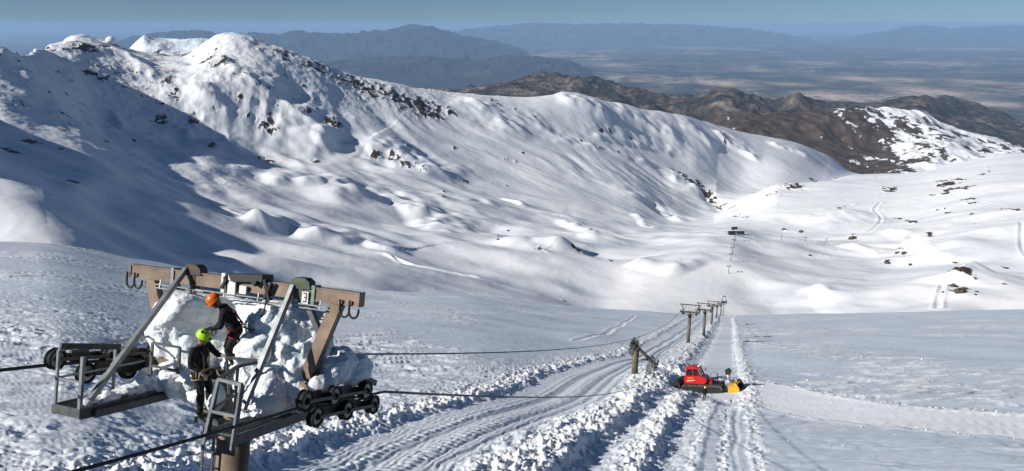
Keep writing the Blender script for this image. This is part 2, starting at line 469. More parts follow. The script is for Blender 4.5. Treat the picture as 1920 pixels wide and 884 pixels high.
ROCKS = [  # (px, py, radius m, strength) patches of bare rock
 (672, 158, 40, 1.0), (700, 170, 45, 1.0), (735, 180, 40, 1.0), (760, 192, 45, 1.0), (790, 200, 50, 1.2), (815, 208, 45, 1.0), (845, 214, 25, .8), (655, 148, 35, .9),
 (165, 98, 25, 1.1), (150, 96, 22, 1.0), (128, 99, 14, .9), (195, 96, 16, 1.0), (170, 102, 20, .9), (320, 100, 30, .9), (345, 104, 30, 1.0),
 (180, 145, 30, .8), (210, 140, 25, .7), (390, 118, 30, .9), (415, 128, 30, .8), (530, 105, 35, .8), (600, 130, 40, .8), (640, 150, 35, .9), (580, 125, 25, .7),
 (310, 160, 30, .7), (330, 178, 26, .7), (300, 225, 20, .8), (365, 226, 18, .7), (400, 280, 22, .8), (500, 235, 22, .9), (510, 250, 20, .7), (620, 238, 26, 1.0), (635, 245, 20, .9), (580, 222, 16, .7),
 (700, 300, 16, .9), (705, 305, 14, 1.0), (740, 308, 20, .9), (755, 318, 18, .9), (770, 322, 18, .9), (795, 330, 14, .7), (745, 270, 14, .8), (770, 285, 14, .8), (870, 338, 14, .7), (505, 305, 16, .9), (590, 310, 16, .9), (490, 298, 14, .8),
 (850, 280, 9, .9), (950, 304, 9, 1.0), (968, 307, 7, .9), (980, 293, 9, .8), (920, 340, 8, .7), (1000, 225, 12, 1.0), (1005, 222, 10, .9), (925, 195, 14, .9), (935, 200, 12, 1.0), (965, 212, 8, .8), (1128, 250, 14, 1.0), (1145, 250, 10, .9), (1130, 217, 7, .8),
 (1090, 270, 7, .8), (1050, 260, 6, .9), (1160, 290, 9, .9), (1175, 297, 8, .9), (1125, 283, 7, .7), (1260, 325, 12, .9), (1280, 335, 26, 1.1), (1295, 348, 28, 1.2), (1310, 352, 24, 1.1), (1325, 366, 24, 1.1), (1338, 374, 22, 1.1), (1352, 384, 20, 1.1), (1365, 392, 20, 1.1), (1340, 382, 14, 1.0), (1355, 390, 12, 1.0), (1385, 408, 16, 1.1), (1395, 412, 12, 1.0),
 (1185, 265, 30, .4), (1355, 255, 16, .8), (1358, 270, 12, .8), (1070, 462, 9, .9), (1085, 465, 8, 1.0), (1095, 468, 6, .8), (1150, 485, 12, .6), (1010, 470, 10, .5),
 (1490, 352, 40, .9), (1525, 342, 30, .8), (1450, 368, 30, .6), (1565, 335, 20, .7), (1672, 356, 24, 1.2), (1665, 362, 18, 1.1), (1775, 350, 28, 1.3), (1785, 362, 22, 1.3), (1768, 342, 18, 1.1), (1795, 342, 18, 1.1), (1805, 360, 14, .9), (1820, 358, 14, 1.0), (1745, 372, 9, 1.0), (1770, 370, 9, 1.1), (1810, 378, 14, 1.0), (1820, 382, 10, 1.0), (1765, 395, 10, .9), (1778, 400, 10, 1.0), (1840, 330, 16, .9), (1850, 325, 14, .8), (1680, 408, 10, 1.0), (1710, 420, 10, 1.0), (1715, 418, 9, .9), (1725, 410, 9, .9), (1700, 412, 8, .9), (1570, 395, 10, 1.1), (1580, 392, 8, .9), (1605, 388, 9, 1.0), (1740, 444, 5, 1.2), (1820, 408, 8, .8), (1880, 402, 10, .9), (1905, 405, 10, .9),
 (1683, 475, 5, 1.1), (1695, 476, 5, 1.1), (1662, 494, 6, 1.0), (1672, 495, 4, .9), (1706, 498, 4, 1.1), (1520, 478, 6, 1.0), (1545, 480, 6, 1.1), (1470, 432, 8, .9), (1502, 436, 8, .9), (1595, 450, 7, 1.0), (1600, 444, 6, .9), (1790, 496, 3, 1.0), (1880, 506, 6, .8),
 (1795, 535, 10, 1.3), (1802, 548, 8, 1.4), (1788, 545, 7, 1.2), (1792, 553, 6, 1.1), (1770, 549, 3.5, 1.2), (1830, 553, 3, 1.1), (1826, 541, 2.5, 1), (1880, 545, 3, 1),
 (935, 434, 3.5, 1.3), (953, 434, 3, 1.0), (933, 450, 3.5, 1.3), (832, 370, 5, 1.2), (950, 345, 7, .7), (30, 195, 12, .7), (25, 280, 14, .6), (60, 270, 14, .7), (130, 290, 10, .6), (45, 268, 10, .8), (145, 352, 8, .8), (160, 358, 7, .7),
]
_rk = []
for a, b, r, s in ROCKS:
    p = pick(a, b, ymin=600 if a > 300 else 350)
    _rk.append((p[0], p[1], r * (.85 if p[1] < 1900 else .8), s))

LAKE = (float(te(1275, 540)[0]), .085)
def mid_detail(x, y, full=True):
    z = np.zeros(x.shape)
    w = sst(520, 900, y)                       # fades in behind the near slope
    wl = sst(330, 520, y + np.clip(-x, 0, 400) * .25)
    wx = x + 60 * fbm(x / 420, y / 420, 2, 201); wy = y + 60 * fbm(x / 420, y / 420, 2, 211)
    ang = R(-34) + .35 * sst(0, 1200, x) - .25 * sst(-200, -900, x)
    ca, sa = np.cos(ang), np.sin(ang)
    u = wx * ca + wy * sa; v = -wx * sa + wy * ca
    calm = .35 + .65 * sst(-.25, .45, fbm(x / 700, y / 700, 2, 221))
    right = sst(150, 700, x - (y - 1000) * .25)
    amp = calm * (1 - .45 * right)
    bowl = sst(2300, 1700, y + .35 * x) 
    t_ = x / y
    up_ = sst(.45, .05, t_ + .15) * sst(1500, 1900, y) * sst(-330, -150, base_now)
    amp = amp * (1 - .45 * bowl) * (1 - .5 * up_)
    z += wl * (.35 + .65 * bowl) * 6.5 * fbm(u / 330, v / 170, 2, 236) + wl * bowl * 3.2 * ridged(u / 150 + 3.1, v / 105, 1, 238, .5, 2.03, .03)
    z += wl * amp * 6.2 * ridged(u / 520, v / 190, 2, 231, .4, 2.03, .02)
    z += wl * amp * calm * (1.4 - .8 * bowl) * ridged(u / 230, v / 66, 2, 241, .4, 2.03, .006)
    z += wl * (.5 - .25 * bowl) * fbm(u / 70, v / 34, 3, 251)
    z += w * (1 - .6 * up_) * 10 * fbm(x / 600, y / 600, 2, 261)
    z += wl * bowl * 5.0 * sst(-.1, .7, fbm(x / 210 + 7, y / 130, 2, 273)) - wl * bowl * 4.0 * sst(.0, .7, fbm(x / 260 + 3, y / 150, 2, 275))
    # level pan in the floor of the bowl
    pan = np.exp(-(np.clip(np.abs(x / y - LAKE[0]) / LAKE[1], 0, 9) ** 4)) * np.exp(-(np.clip(np.abs(y - 990) / 150, 0, 9) ** 4))
    z = z * (1 - .92 * pan)
    def local(P, margin):
        m = (x > P[:, 0].min() - margin) & (x < P[:, 0].max() + margin) & (y > P[:, 1].min() - margin) & (y < P[:, 1].max() + margin)
        return m, (pdist(P, x[m], y[m]) if m.any() else None)
    for P, h, a, b in DRIFTS:
        a = a * 1.15
        m, q = local(P, 3.5 * max(a, b))
        if q is None: continue
        d, al, L = q; xm, ym = x[m], y[m]
        tap = np.clip(np.minimum(al, L - al) / (.22 * L + 1e-6), 0, 1); tap = tap * tap * (3 - 2 * tap)
        d = -d + .12 * b * fbm(xm / 90, ym / 90, 2, 271)
        z[m] += h * (1 + .6 * fbm(xm / 60, ym / 60, 2, 277)) * tap * sst(-a, 0, d) * np.exp(-np.clip(d, 0, 1e4) / b)
    for P, h, a, b in SPURS:
        m, q = local(P, 4 * max(a, b))
        if q is None: continue
        d, al, L = q
        tap = sst(0, .3 * L, np.minimum(al, L - al))
        r_ = .5 * (a + b); k = np.exp(-(np.sqrt((d / r_) ** 2 + .03) - .17))
        z[m] += h * tap * k * (1 + .35 * fbm(x[m] / 55, y[m] / 55, 2, 281))
    for P, h, a in GULLIES:
        m, q = local(P, 3 * a)
        if q is None: continue
        d, al, L = q
        z[m] -= h * np.exp(-(d / a) ** 2) * sst(0, .35 * L, np.minimum(al, L - al))
    for P, hw in CAT2:
        m, q = local(P, 5 * hw)
        if q is None: continue
        d, al, L = q
        z[m] += 1.2 * np.exp(-((d - hw) / (hw * .5)) ** 2) - 1.1 * np.exp(-(d / (hw * .7)) ** 2) + .9 * np.exp(-((d + hw) / (hw * .5)) ** 2)
    # craggy ground on the high ridge
    t = x / y
    hi = sst(.45, .05, t + .15) * sst(900, 1400, y) * sst(-330, -150, base_now)
    crag = ridged(x / 130, y / 130, 4, 291, .5)
    z += hi * 2.2 * crag + hi * 1.3 * ridged(x / 34, y / 48, 3, 295, .55) + wl * .22 * ridged(x / 42, y / 58, 3, 297, .55)
    # rock
    rock = np.zeros(x.shape)
    for a, b, r, s in _rk:
        m = (np.abs(x - a) < 2.4 * r) & (np.abs(y - b) < 4.5 * r)
        if m.any():
            q = ((x[m] - a) / r) ** 2 + ((y[m] - b) / (1.9 * r)) ** 2
            rock[m] = np.maximum(rock[m], s * np.exp(-q))
    rn = fbm(x / 15, y / 30, 4, 301, .62)
    speck = sst(.50, .85, fbm(x / 26, y / 44, 3, 307) + .35 * fbm(x / 260, y / 260, 2, 309)) * np.clip(hi * 1.2 + .35 * sst(200, 900, x - (y - 2300) * .3) * sst(700, 900, y), 0, 1)
    rock = np.maximum(rock, .56 * speck)
    rock = rock * .85 + .85 * rn * np.clip(rock * 2.5, 0, 1)
    z += np.clip(rock, 0, 1.2) * (.4 + 4.0 * np.abs(fbm(x / 16, y / 16, 3, 311))) * sst(500, 1800, y)
    return z, rock

def snow_material():
    m = bpy.data.materials.new("snow_with_rock"); m.use_nodes = True
    nt = m.node_tree; N = nt.nodes; Lk = nt.links.new; b = N["Principled BSDF"]
    b.inputs["Roughness"].default_value = 0.62
    b.inputs["Specular IOR Level"].default_value = 0.25
    tc = N.new("ShaderNodeTexCoord")
    at_ = N.new("ShaderNodeAttribute"); at_.attribute_name = "rock"
    n = N.new("ShaderNodeTexNoise"); n.inputs["Scale"].default_value = 0.16; n.inputs["Detail"].default_value = 8; n.inputs["Roughness"].default_value = 0.65
    Lk(tc.outputs["Object"], n.inputs["Vector"])
    s1 = N.new("ShaderNodeMath"); s1.operation = 'SUBTRACT'; s1.inputs[1].default_value = 0.5
    Lk(n.outputs["Fac"], s1.inputs[0])
    s2 = N.new("ShaderNodeMath"); s2.operation = 'MULTIPLY_ADD'; s2.inputs[1].default_value = 1.5
    Lk(s1.outputs[0], s2.inputs[0]); Lk(at_.outputs["Fac"], s2.inputs[2])
    mr = N.new("ShaderNodeMapRange"); mr.inputs["From Min"].default_value = 0.50; mr.inputs["From Max"].default_value = 0.64; mr.clamp = True
    Lk(s2.outputs[0], mr.inputs["Value"])
    gate = N.new("ShaderNodeMath"); gate.operation = 'GREATER_THAN'; gate.inputs[1].default_value = 0.06
    Lk(at_.outputs["Fac"], gate.inputs[0])
    gm = N.new("ShaderNodeMath"); gm.operation = 'MULTIPLY'
    Lk(gate.outputs[0], gm.inputs[0]); Lk(mr.outputs["Result"], gm.inputs[1])
    n2 = N.new("ShaderNodeTexNoise"); n2.inputs["Scale"].default_value = 0.35; n2.inputs["Detail"].default_value = 6
    Lk(tc.outputs["Object"], n2.inputs["Vector"])
    rr = N.new("ShaderNodeValToRGB"); rr.color_ramp.elements[0].color = (.022, .018, .016, 1); rr.color_ramp.elements[1].color = (.12, .085, .062, 1)
    rr.color_ramp.elements[0].position = .35; rr.color_ramp.elements[1].position = .68
    Lk(n2.outputs["Fac"], rr.inputs["Fac"])
    n3 = N.new("ShaderNodeTexNoise"); n3.inputs["Scale"].default_value = 0.05; n3.inputs["Detail"].default_value = 8
    Lk(tc.outputs["Object"], n3.inputs["Vector"])
    fa = N.new("ShaderNodeAttribute"); fa.attribute_name = "fresh"
    f1 = N.new("ShaderNodeMath"); f1.operation = 'MULTIPLY_ADD'; f1.inputs[1].default_value = .5; f1.inputs[2].default_value = -.25; Lk(n3.outputs["Fac"], f1.inputs[0])
    f2 = N.new("ShaderNodeMath"); f2.operation = 'ADD'; f2.use_clamp = True; Lk(f1.outputs[0], f2.inputs[0]); Lk(fa.outputs["Fac"], f2.inputs[1])
    rs = N.new("ShaderNodeValToRGB"); rs.color_ramp.elements[0].color = (.66, .73, .80, 1); rs.color_ramp.elements[1].color = (.88, .895, .91, 1)   # wind crust, fresh snow
    Lk(f2.outputs[0], rs.inputs["Fac"])
    mx = N.new("ShaderNodeMix"); mx.data_type = 'RGBA'
    Lk(gm.outputs[0], mx.inputs["Factor"]); Lk(rs.outputs["Color"], mx.inputs["A"]); Lk(rr.outputs["Color"], mx.inputs["B"])
    Lk(mx.outputs["Result"], b.inputs["Base Color"])
    # grain of the crust, at the size of the ground it lies on
    nb = N.new("ShaderNodeTexNoise"); nb.inputs["Scale"].default_value = 1.4; nb.inputs["Detail"].default_value = 9; nb.inputs["Roughness"].default_value = 0.7
    Lk(tc.outputs["Object"], nb.inputs["Vector"])
    bp = N.new("ShaderNodeBump"); bp.inputs["Strength"].default_value = 0.28; bp.inputs["Distance"].default_value = 0.25
    Lk(nb.outputs["Fac"], bp.inputs["Height"])
    nb2 = N.new("ShaderNodeTexNoise"); nb2.inputs["Scale"].default_value = 0.06; nb2.inputs["Detail"].default_value = 9; nb2.inputs["Roughness"].default_value = 0.62
    mp = N.new("ShaderNodeMapping"); mp.inputs["Rotation"].default_value = (0, 0, R(34)); mp.inputs["Scale"].default_value = (.75, 1, 1)
    Lk(tc.outputs["Object"], mp.inputs["Vector"]); Lk(mp.outputs["Vector"], nb2.inputs["Vector"])
    bp2 = N.new("ShaderNodeBump"); bp2.inputs["Strength"].default_value = 0.2; bp2.inputs["Distance"].default_value = 2.0
    Lk(nb2.outputs["Fac"], bp2.inputs["Height"]); Lk(bp.outputs["Normal"], bp2.inputs["Normal"])
    Lk(bp2.outputs["Normal"], b.inputs["Normal"])
    return m
SNOW = snow_material()

YN = np.exp(np.linspace(math.log(10), math.log(660), 980))
Xn = YN[:, None] * TS[None, :]; Yn = np.repeat(YN[:, None], NT, 1)
Zn = base_grid(YN)
base_now = Zn
dz, fresh_n = near_detail(Xn, Yn)
fade = sst(620, 480, Yn)
dm, _ = mid_detail(Xn, Yn)
rel = np.array([pchip(EDGE[0], EDGE[2], 960 + FPX * t * (CP + .33 * SP)) for t in TS])[None, :]
kn = sst(1.12, .98, Yn / rel)
Zn = Zn + dz * kn + dm * (1 - sst(1.25, 1.0, Yn / rel)) - 30 * sst(1.19, 1.5, Yn / rel)
grid_mesh("snow_slope", Xn, Yn, Zn, SNOW, {"fresh": fresh_n})["kind"] = "structure"

YM = np.concatenate([np.exp(np.linspace(math.log(350), math.log(4300), 1150)), np.exp(np.linspace(math.log(4320), math.log(7000), 60))])
Xm = YM[:, None] * TS[None, :]; Ym = np.repeat(YM[:, None], NT, 1)
Zm = base_grid(YM)
base_now = Zm
dm, rock_m = mid_detail(Xm, Ym)
r2 = Ym / rel
Zm = Zm + dm * sst(1.0, 1.25, r2) - 6 * sst(1.25, 1.15, r2)
grid_mesh("mountain_terrain", Xm, Ym, Zm, SNOW, {"rock": rock_m, "fresh": np.clip(.78 + .28 * fbm(Xm / 320, Ym / 320, 3, 321) + .2 * sst(200, 1200, Xm) + .5 * np.exp(-(np.clip(np.abs(Xm / Ym - LAKE[0]) / LAKE[1], 0, 9) ** 4)) * np.exp(-(np.clip(np.abs(Ym - 990) / 150, 0, 9) ** 4)), 0, 1)})["kind"] = "structure"

def ground_near(x, y):
    """height of the finished near slope at a point"""
    j = np.interp(x / y, TS, np.arange(NT)); i = np.interp(math.log(y), np.log(YN), np.arange(len(YN)))
    j0 = int(min(j, NT - 2)); i0 = int(min(i, len(YN) - 2)); a = i - i0; c = j - j0
    return float((1 - a) * ((1 - c) * Zn[i0, j0] + c * Zn[i0, j0 + 1]) + a * ((1 - c) * Zn[i0 + 1, j0] + c * Zn[i0 + 1, j0 + 1]))
def ground_mid(x, y):
    j = np.interp(x / y, TS, np.arange(NT)); i = np.interp(y, YM, np.arange(len(YM)))
    j0 = int(min(j, NT - 2)); i0 = int(min(i, len(YM) - 2)); a = i - i0; c = j - j0
    return float((1 - a) * ((1 - c) * Zm[i0, j0] + c * Zm[i0, j0 + 1]) + a * ((1 - c) * Zm[i0 + 1, j0] + c * Zm[i0 + 1, j0 + 1]))
def hit(px, py, ymin=8, ymax=5000):
    """where the sight line meets the finished ground"""
    t, e = te(px, py); t = float(t); e = float(e)
    j = int(round(float(np.interp(t, TS, np.arange(NT)))))
    for Ys, Z in ((YN, Zn), (YM, Zm)):
        k = np.nonzero((Z[:, j] >= e * Ys) & (Ys > ymin) & (Ys < ymax))[0]
        if len(k):
            Y = Ys[k[0]]; return Vector((t * Y, Y, Z[k[0], j]))
    return Vector((t * ymax, ymax, e * ymax))
# ================================================================ FAR LAND
PLAIN_Z = -2250.0
def land_field(name, lines, Yrows, pxr, nc, detail, matl, attrs=None):
    pxs = np.linspace(pxr[0], pxr[1], nc); t = (pxs - 960) / FPX / (CP + .08 * SP)
    KY = []; KZ = []
    for L in lines:
        px = 960 + FPX * t * (CP + .08 * SP)
        py, Y = curve(L[0], px)
        if L[1] is None: z = te(px, py)[1] * Y
        else: z = np.full(nc, L[1])
        KY.append(Y); KZ.append(z)
    KY = np.array(KY); KZ = np.array(KZ)
    Z = np.empty((len(Yrows), nc))
    for j in range(nc):
        Z[:, j] = pchip(KY[:, j], KZ[:, j], Yrows)
    X = Yrows[:, None] * t[None, :]; Y = np.repeat(Yrows[:, None], nc, 1)
    dz, at_ = detail(X, Y, Z)
    o = grid_mesh(name, X, Y, Z + dz, matl, at_)
    o["kind"] = "structure"
    return o

def two_tone(name, ramp, scale, attr=None, snow=None, detail=8, stretch=(1, 1, 1), bump=None):
    m = bpy.data.materials.new(name); m.use_nodes = True
    nt = m.node_tree; N = nt.nodes; Lk = nt.links.new; b = N["Principled BSDF"]
    b.inputs["Roughness"].default_value = 0.9; b.inputs["Specular IOR Level"].default_value = 0.1
    tc = N.new("ShaderNodeTexCoord"); mp = N.new("ShaderNodeMapping"); mp.inputs["Scale"].default_value = stretch
    Lk(tc.outputs["Object"], mp.inputs["Vector"])
    n = N.new("ShaderNodeTexNoise"); n.inputs["Scale"].default_value = scale; n.inputs["Detail"].default_value = detail; n.inputs["Roughness"].default_value = .62
    Lk(mp.outputs["Vector"], n.inputs["Vector"])
    r = N.new("ShaderNodeValToRGB"); el = r.color_ramp.elements
    while len(el) < len(ramp): el.new(.5)
    for e_, (p, c) in zip(el, ramp): e_.position = p; e_.color = (*c, 1)
    Lk(n.outputs["Fac"], r.inputs["Fac"])
    out = r.outputs["Color"]
    if attr:
        a = N.new("ShaderNodeAttribute"); a.attribute_name = attr
        n2 = N.new("ShaderNodeTexNoise"); n2.inputs["Scale"].default_value = scale * 2.2; n2.inputs["Detail"].default_value = 7; n2.inputs["Roughness"].default_value = .65
        Lk(mp.outputs["Vector"], n2.inputs["Vector"])
        s = N.new("ShaderNodeMath"); s.operation = 'SUBTRACT'; s.inputs[1].default_value = .5; Lk(n2.outputs["Fac"], s.inputs[0])
        s2 = N.new("ShaderNodeMath"); s2.operation = 'MULTIPLY_ADD'; s2.inputs[1].default_value = 1.6; Lk(s.outputs[0], s2.inputs[0]); Lk(a.outputs["Fac"], s2.inputs[2])
        mr = N.new("ShaderNodeMapRange"); mr.inputs["From Min"].default_value = .45; mr.inputs["From Max"].default_value = .58; Lk(s2.outputs[0], mr.inputs["Value"])
        mx = N.new("ShaderNodeMix"); mx.data_type = 'RGBA'; mx.inputs["B"].default_value = (*snow, 1)
        Lk(mr.outputs["Result"], mx.inputs["Factor"]); Lk(out, mx.inputs["A"]); out = mx.outputs["Result"]
    Lk(out, b.inputs["Base Color"])
    if bump:
        bp = N.new("ShaderNodeBump"); bp.inputs["Strength"].default_value = .6; bp.inputs["Distance"].default_value = bump
        Lk(n.outputs["Fac"], bp.inputs["Height"]); Lk(bp.outputs["Normal"], b.inputs["Normal"])
    return m

# second snowy summit behind the saddle of the ridge
def back_detail(X, Y, Z):
    px = 960 + FPX * (X / Y) * CP
    k = sst(2650, 2900, Y)
    d = k * (7 * ridged(X / 150, Y / 150, 4, 461, .5) - 7)
    rock = .9 * np.exp(-((px - 335) / 14) ** 2 - ((Y - 2790) / 70) ** 2) + .7 * np.exp(-((px - 318) / 8) ** 2 - ((Y - 2760) / 50) ** 2)
    return d, {"rock": rock * .9 + .7 * fbm(X / 22, Y / 34, 4, 463, .6) * np.clip(rock * 2.5, 0, 1)}
land_field("back_summit_terrain", [
    (line((150, 190, 2450), (600, 190, 2450)), None),
    (line((150, 128, 2650), (300, 128, 2700), (450, 128, 2700), (600, 135, 2650)), None),
    (line((150, 120, 3050), (255, 104, 3050), (285, 78, 3050), (300, 67, 3050), (318, 70, 3060), (350, 75, 3080), (400, 73, 3100), (425, 76, 3100), (450, 90, 3100), (480, 110, 3100), (600, 140, 3100)), None),
    (line((150, 160, 3300), (600, 170, 3300)), None), (line((150, 300, 3700), (600, 300, 3700)), None)],
    np.linspace(2460, 3690, 260), (150, 600), 420, back_detail, SNOW)

# brown hill with melting snow, behind the right end of the ridge
M_BROWN = two_tone("heath_and_snow", [(.3, (.030, .022, .018)), (.52, (.075, .055, .042)), (.75, (.14, .105, .078))], .012, "snow", (.82, .85, .88), bump=6)
def brown_detail(X, Y, Z):
    d = 22 * fbm(X / 420, Y / 420, 4, 401) + 14 * ridged(X / 260, Y / 420, 3, 411)
    px = 960 + FPX * (X / Y) * (CP + .12 * SP)
    sn = -.32 + 1.0 * sst(1560, 1760, px + (Y - 5200) * .05) + .75 * fbm(X / 120, Y / 240, 5, 421, .65) + .25 * sst(5100, 4700, Y) * sst(1600, 1700, px)
    ridge = np.exp(-((Y - 5850) / 110) ** 2) * sst(1500, 1600, px) * .55
    return d, {"snow": sn + ridge}
land_field("brown_hill", [
    (line((1100, 330, 4300), (2500, 340, 4300)), None),
    (line((1100, 300, 4700), (1350, 300, 4800), (1620, 325, 4700), (1750, 300, 4700), (1920, 308, 4600), (2500, 300, 4600)), None),
    (line((1100, 250, 5300), (1350, 262, 5300), (1620, 270, 5300), (1750, 262, 5200), (1850, 285, 5100), (1920, 296, 5000), (2500, 300, 5000)), None),
    (line((1100, 232, 5800), (1300, 230, 5900), (1400, 218, 5900), (1500, 214, 5900), (1560, 208, 5900), (1650, 206, 5900), (1700, 214, 5850), (1760, 238, 5750), (1850, 266, 5600), (1920, 286, 5500), (2500, 310, 5400)), None),
    (line((1100, 260, 6500), (1920, 300, 6500), (2500, 300, 6500)), None),
    (line((1100, 260, 8000), (2500, 300, 8000)), -2000.0)], np.linspace(4300, 7900, 420), (1150, 2450), 900, brown_detail, M_BROWN)

M_HILL = two_tone("rocky_scrub", [(.30, (.010, .014, .010)), (.46, (.035, .032, .026)), (.57, (.105, .082, .062)), (.72, (.27, .23, .19))], .0032, bump=25)
def hill_detail(X, Y, Z):
    k = sst(7800, 8600, Y)
    r = ridged(X / 900, Y / 900, 5, 431, .52)
    return k * (55 * r + 20 * fbm(X / 160, Y / 160, 4, 437)) - 62 * k, None
land_field("rocky_hills", [
    (line((700, 300, 7200), (2500, 330, 7200)), None),
    (line((700, 200, 8400), (900, 200, 8500), (1060, 190, 8700), (1200, 205, 8600), (1300, 232, 8400), (1380, 235, 8200), (1500, 228, 8200), (1650, 212, 8400), (1800, 250, 8200), (1920, 275, 8000), (2500, 290, 8000)), None),
    (line((700, 190, 9600), (880, 172, 9800), (960, 164, 9900), (1060, 160, 10000), (1180, 178, 9900), (1290, 188, 9700), (1345, 170, 9500), (1390, 182, 9500), (1440, 198, 9500), (1485, 184, 9300), (1520, 198, 9300), (1600, 205, 9500), (1700, 196, 9500), (1780, 222, 9400), (1850, 240, 9300), (1920, 258, 9200), (2500, 290, 9000)), None),
    (line((700, 185, 11600), (860, 174, 11800), (950, 158, 12000), (1020, 138, 12000), (1060, 141, 12000), (1110, 146, 12000), (1150, 157, 12000), (1220, 180, 12000), (1330, 192, 11800), (1450, 196, 11800), (1600, 198, 11600), (1690, 186, 11500), (1750, 184, 11500), (1800, 196, 11400), (1850, 210, 11300), (1920, 232, 11200), (2500, 270, 11000)), None),
    (line((700, 230, 14500), (2500, 260, 14500)), PLAIN_Z - 150),
    ], np.linspace(7200, 14500, 620), (740, 2450), 1100, hill_detail, M_HILL)

M_FAR = two_tone("far_mountain_ground", [(.3, (.012, .018, .020)), (.55, (.035, .038, .036)), (.75, (.10, .09, .075))], .0006, bump=120)
def far_detail(X, Y, Z):
    k = sst(PLAIN_Z, PLAIN_Z + 500, Z)
    return k * (230 * ridged(X / 2600, Y / 4600, 6, 441, .55) - 190) * np.clip(Y / 60000, .45, 1.3), None
def far_range(crest, Y0, Y1, Y2, pxr, dark=False):
    z0 = PLAIN_Z - 60
    land_field("far_mountains", [
        (line((pxr[0], 100, Y0), (pxr[1], 100, Y0)), z0),
        (line(*[(a, b, Y1) for a, b in crest]), None),
        (line((pxr[0], 100, Y2), (pxr[1], 100, Y2)), z0)], np.linspace(Y0, Y2, 220), pxr, 700, far_detail, M_FAR)
far_range([(180, 96), (270, 76), (300, 69), (350, 64), (410, 62), (450, 70), (500, 66), (540, 68), (575, 63), (620, 68), (690, 64), (735, 59), (785, 51), (815, 54), (850, 64), (900, 77), (960, 90), (1000, 110)], 46000, 56000, 70000, (160, 1000))
far_range([(380, 128), (480, 122), (560, 117), (640, 119), (720, 113), (800, 111), (880, 114), (950, 109), (1000, 111), (1040, 116), (1070, 122), (1100, 132)], 30000, 36500, 44000, (400, 1100))
far_range([(820, 70), (900, 56), (960, 50), (1010, 47), (1080, 49), (1150, 47), (1250, 50), (1330, 53), (1400, 60), (1480, 74)], 85000, 100000, 120000, (800, 1500))
far_range([(1560, 76), (1640, 60), (1690, 51), (1740, 56), (1800, 54), (1850, 51), (1900, 56), (1980, 60), (2200, 66)], 90000, 105000, 125000, (1540, 2300))

# the plain: woods, fields, pale towns
def plain_material():
    m = bpy.data.materials.new("plain_fields"); m.use_nodes = True
    nt = m.node_tree; N = nt.nodes; Lk = nt.links.new; b = N["Principled BSDF"]
    b.inputs["Roughness"].default_value = 1.0; b.inputs["Specular IOR Level"].default_value = 0.0
    tc = N.new("ShaderNodeTexCoord")
    def noise(sc_, det, rg=.6):
        n = N.new("ShaderNodeTexNoise"); n.inputs["Scale"].default_value = sc_; n.inputs["Detail"].default_value = det; n.inputs["Roughness"].default_value = rg
        Lk(tc.outputs["Object"], n.inputs["Vector"]); return n.outputs["Fac"]
    def ramp(src, stops):
        r = N.new("ShaderNodeValToRGB"); el = r.color_ramp.elements
        while len(el) < len(stops): el.new(.5)
        for e_, (p, c) in zip(el, stops): e_.position = p; e_.color = (*c, 1)
        Lk(src, r.inputs["Fac"]); return r.outputs["Color"]
    def mix(f, a, b_):
        x = N.new("ShaderNodeMix"); x.data_type = 'RGBA'; Lk(f, x.inputs["Factor"])
        if isinstance(a, tuple): x.inputs["A"].default_value = (*a, 1)
        else: Lk(a, x.inputs["A"])
        if isinstance(b_, tuple): x.inputs["B"].default_value = (*b_, 1)
        else: Lk(b_, x.inputs["B"])
        return x.outputs["Result"]
    def mul(a, b_):
        x = N.new("ShaderNodeMath"); x.operation = 'MULTIPLY'; Lk(a, x.inputs[0]); Lk(b_, x.inputs[1]); return x.outputs[0]
    base = ramp(noise(.0006, 10, .72), [(.40, (.012, .020, .018)), (.48, (.035, .045, .030)), (.54, (.095, .08, .055)), (.62, (.25, .21, .155))])
    v = N.new("ShaderNodeTexVoronoi"); v.inputs["Scale"].default_value = .0016; Lk(tc.outputs["Object"], v.inputs["Vector"])
    fields = ramp(v.outputs["Color"], [(.2, (.025, .035, .022)), (.5, (.09, .078, .052)), (.8, (.23, .20, .15))])
    c = mix(ramp(noise(.00012, 4), [(.48, (0, 0, 0)), (.62, (.75, .75, .75))]), base, fields)
    wa = N.new("ShaderNodeAttribute"); wa.attribute_name = "wood"
    c = mix(mul(wa.outputs["Fac"], ramp(noise(.0004, 6, .7), [(.50, (1, 1, 1)), (.64, (.25, .25, .25))])), c, (.016, .024, .022))
    town = mul(ramp(noise(.00016, 5, .7), [(.54, (0, 0, 0)), (.60, (1, 1, 1))]), ramp(noise(.0025, 4, .8), [(.47, (0, 0, 0)), (.60, (1, 1, 1))]))
    a = N.new("ShaderNodeAttribute"); a.attribute_name = "town"
    sp = N.new("ShaderNodeMath"); sp.operation = 'MULTIPLY_ADD'; sp.inputs[1].default_value = 1.0
    tn = mul(a.outputs["Fac"], ramp(noise(.0018, 6, .8), [(.36, (0, 0, 0)), (.52, (1, 1, 1))]))
    Lk(town, sp.inputs[0]); Lk(tn, sp.inputs[2]); sp.use_clamp = True
    c = mix(sp.outputs[0], c, (.62, .48, .38))
    Lk(c, b.inputs["Base Color"])
    return m
YP = np.exp(np.linspace(math.log(6000), math.log(6.0e5), 420))
tp = np.linspace(-1.05, 1.05, 420)
Xp = YP[:, None] * tp[None, :]; Yp = np.repeat(YP[:, None], 420, 1)
town = np.zeros(Xp.shape)
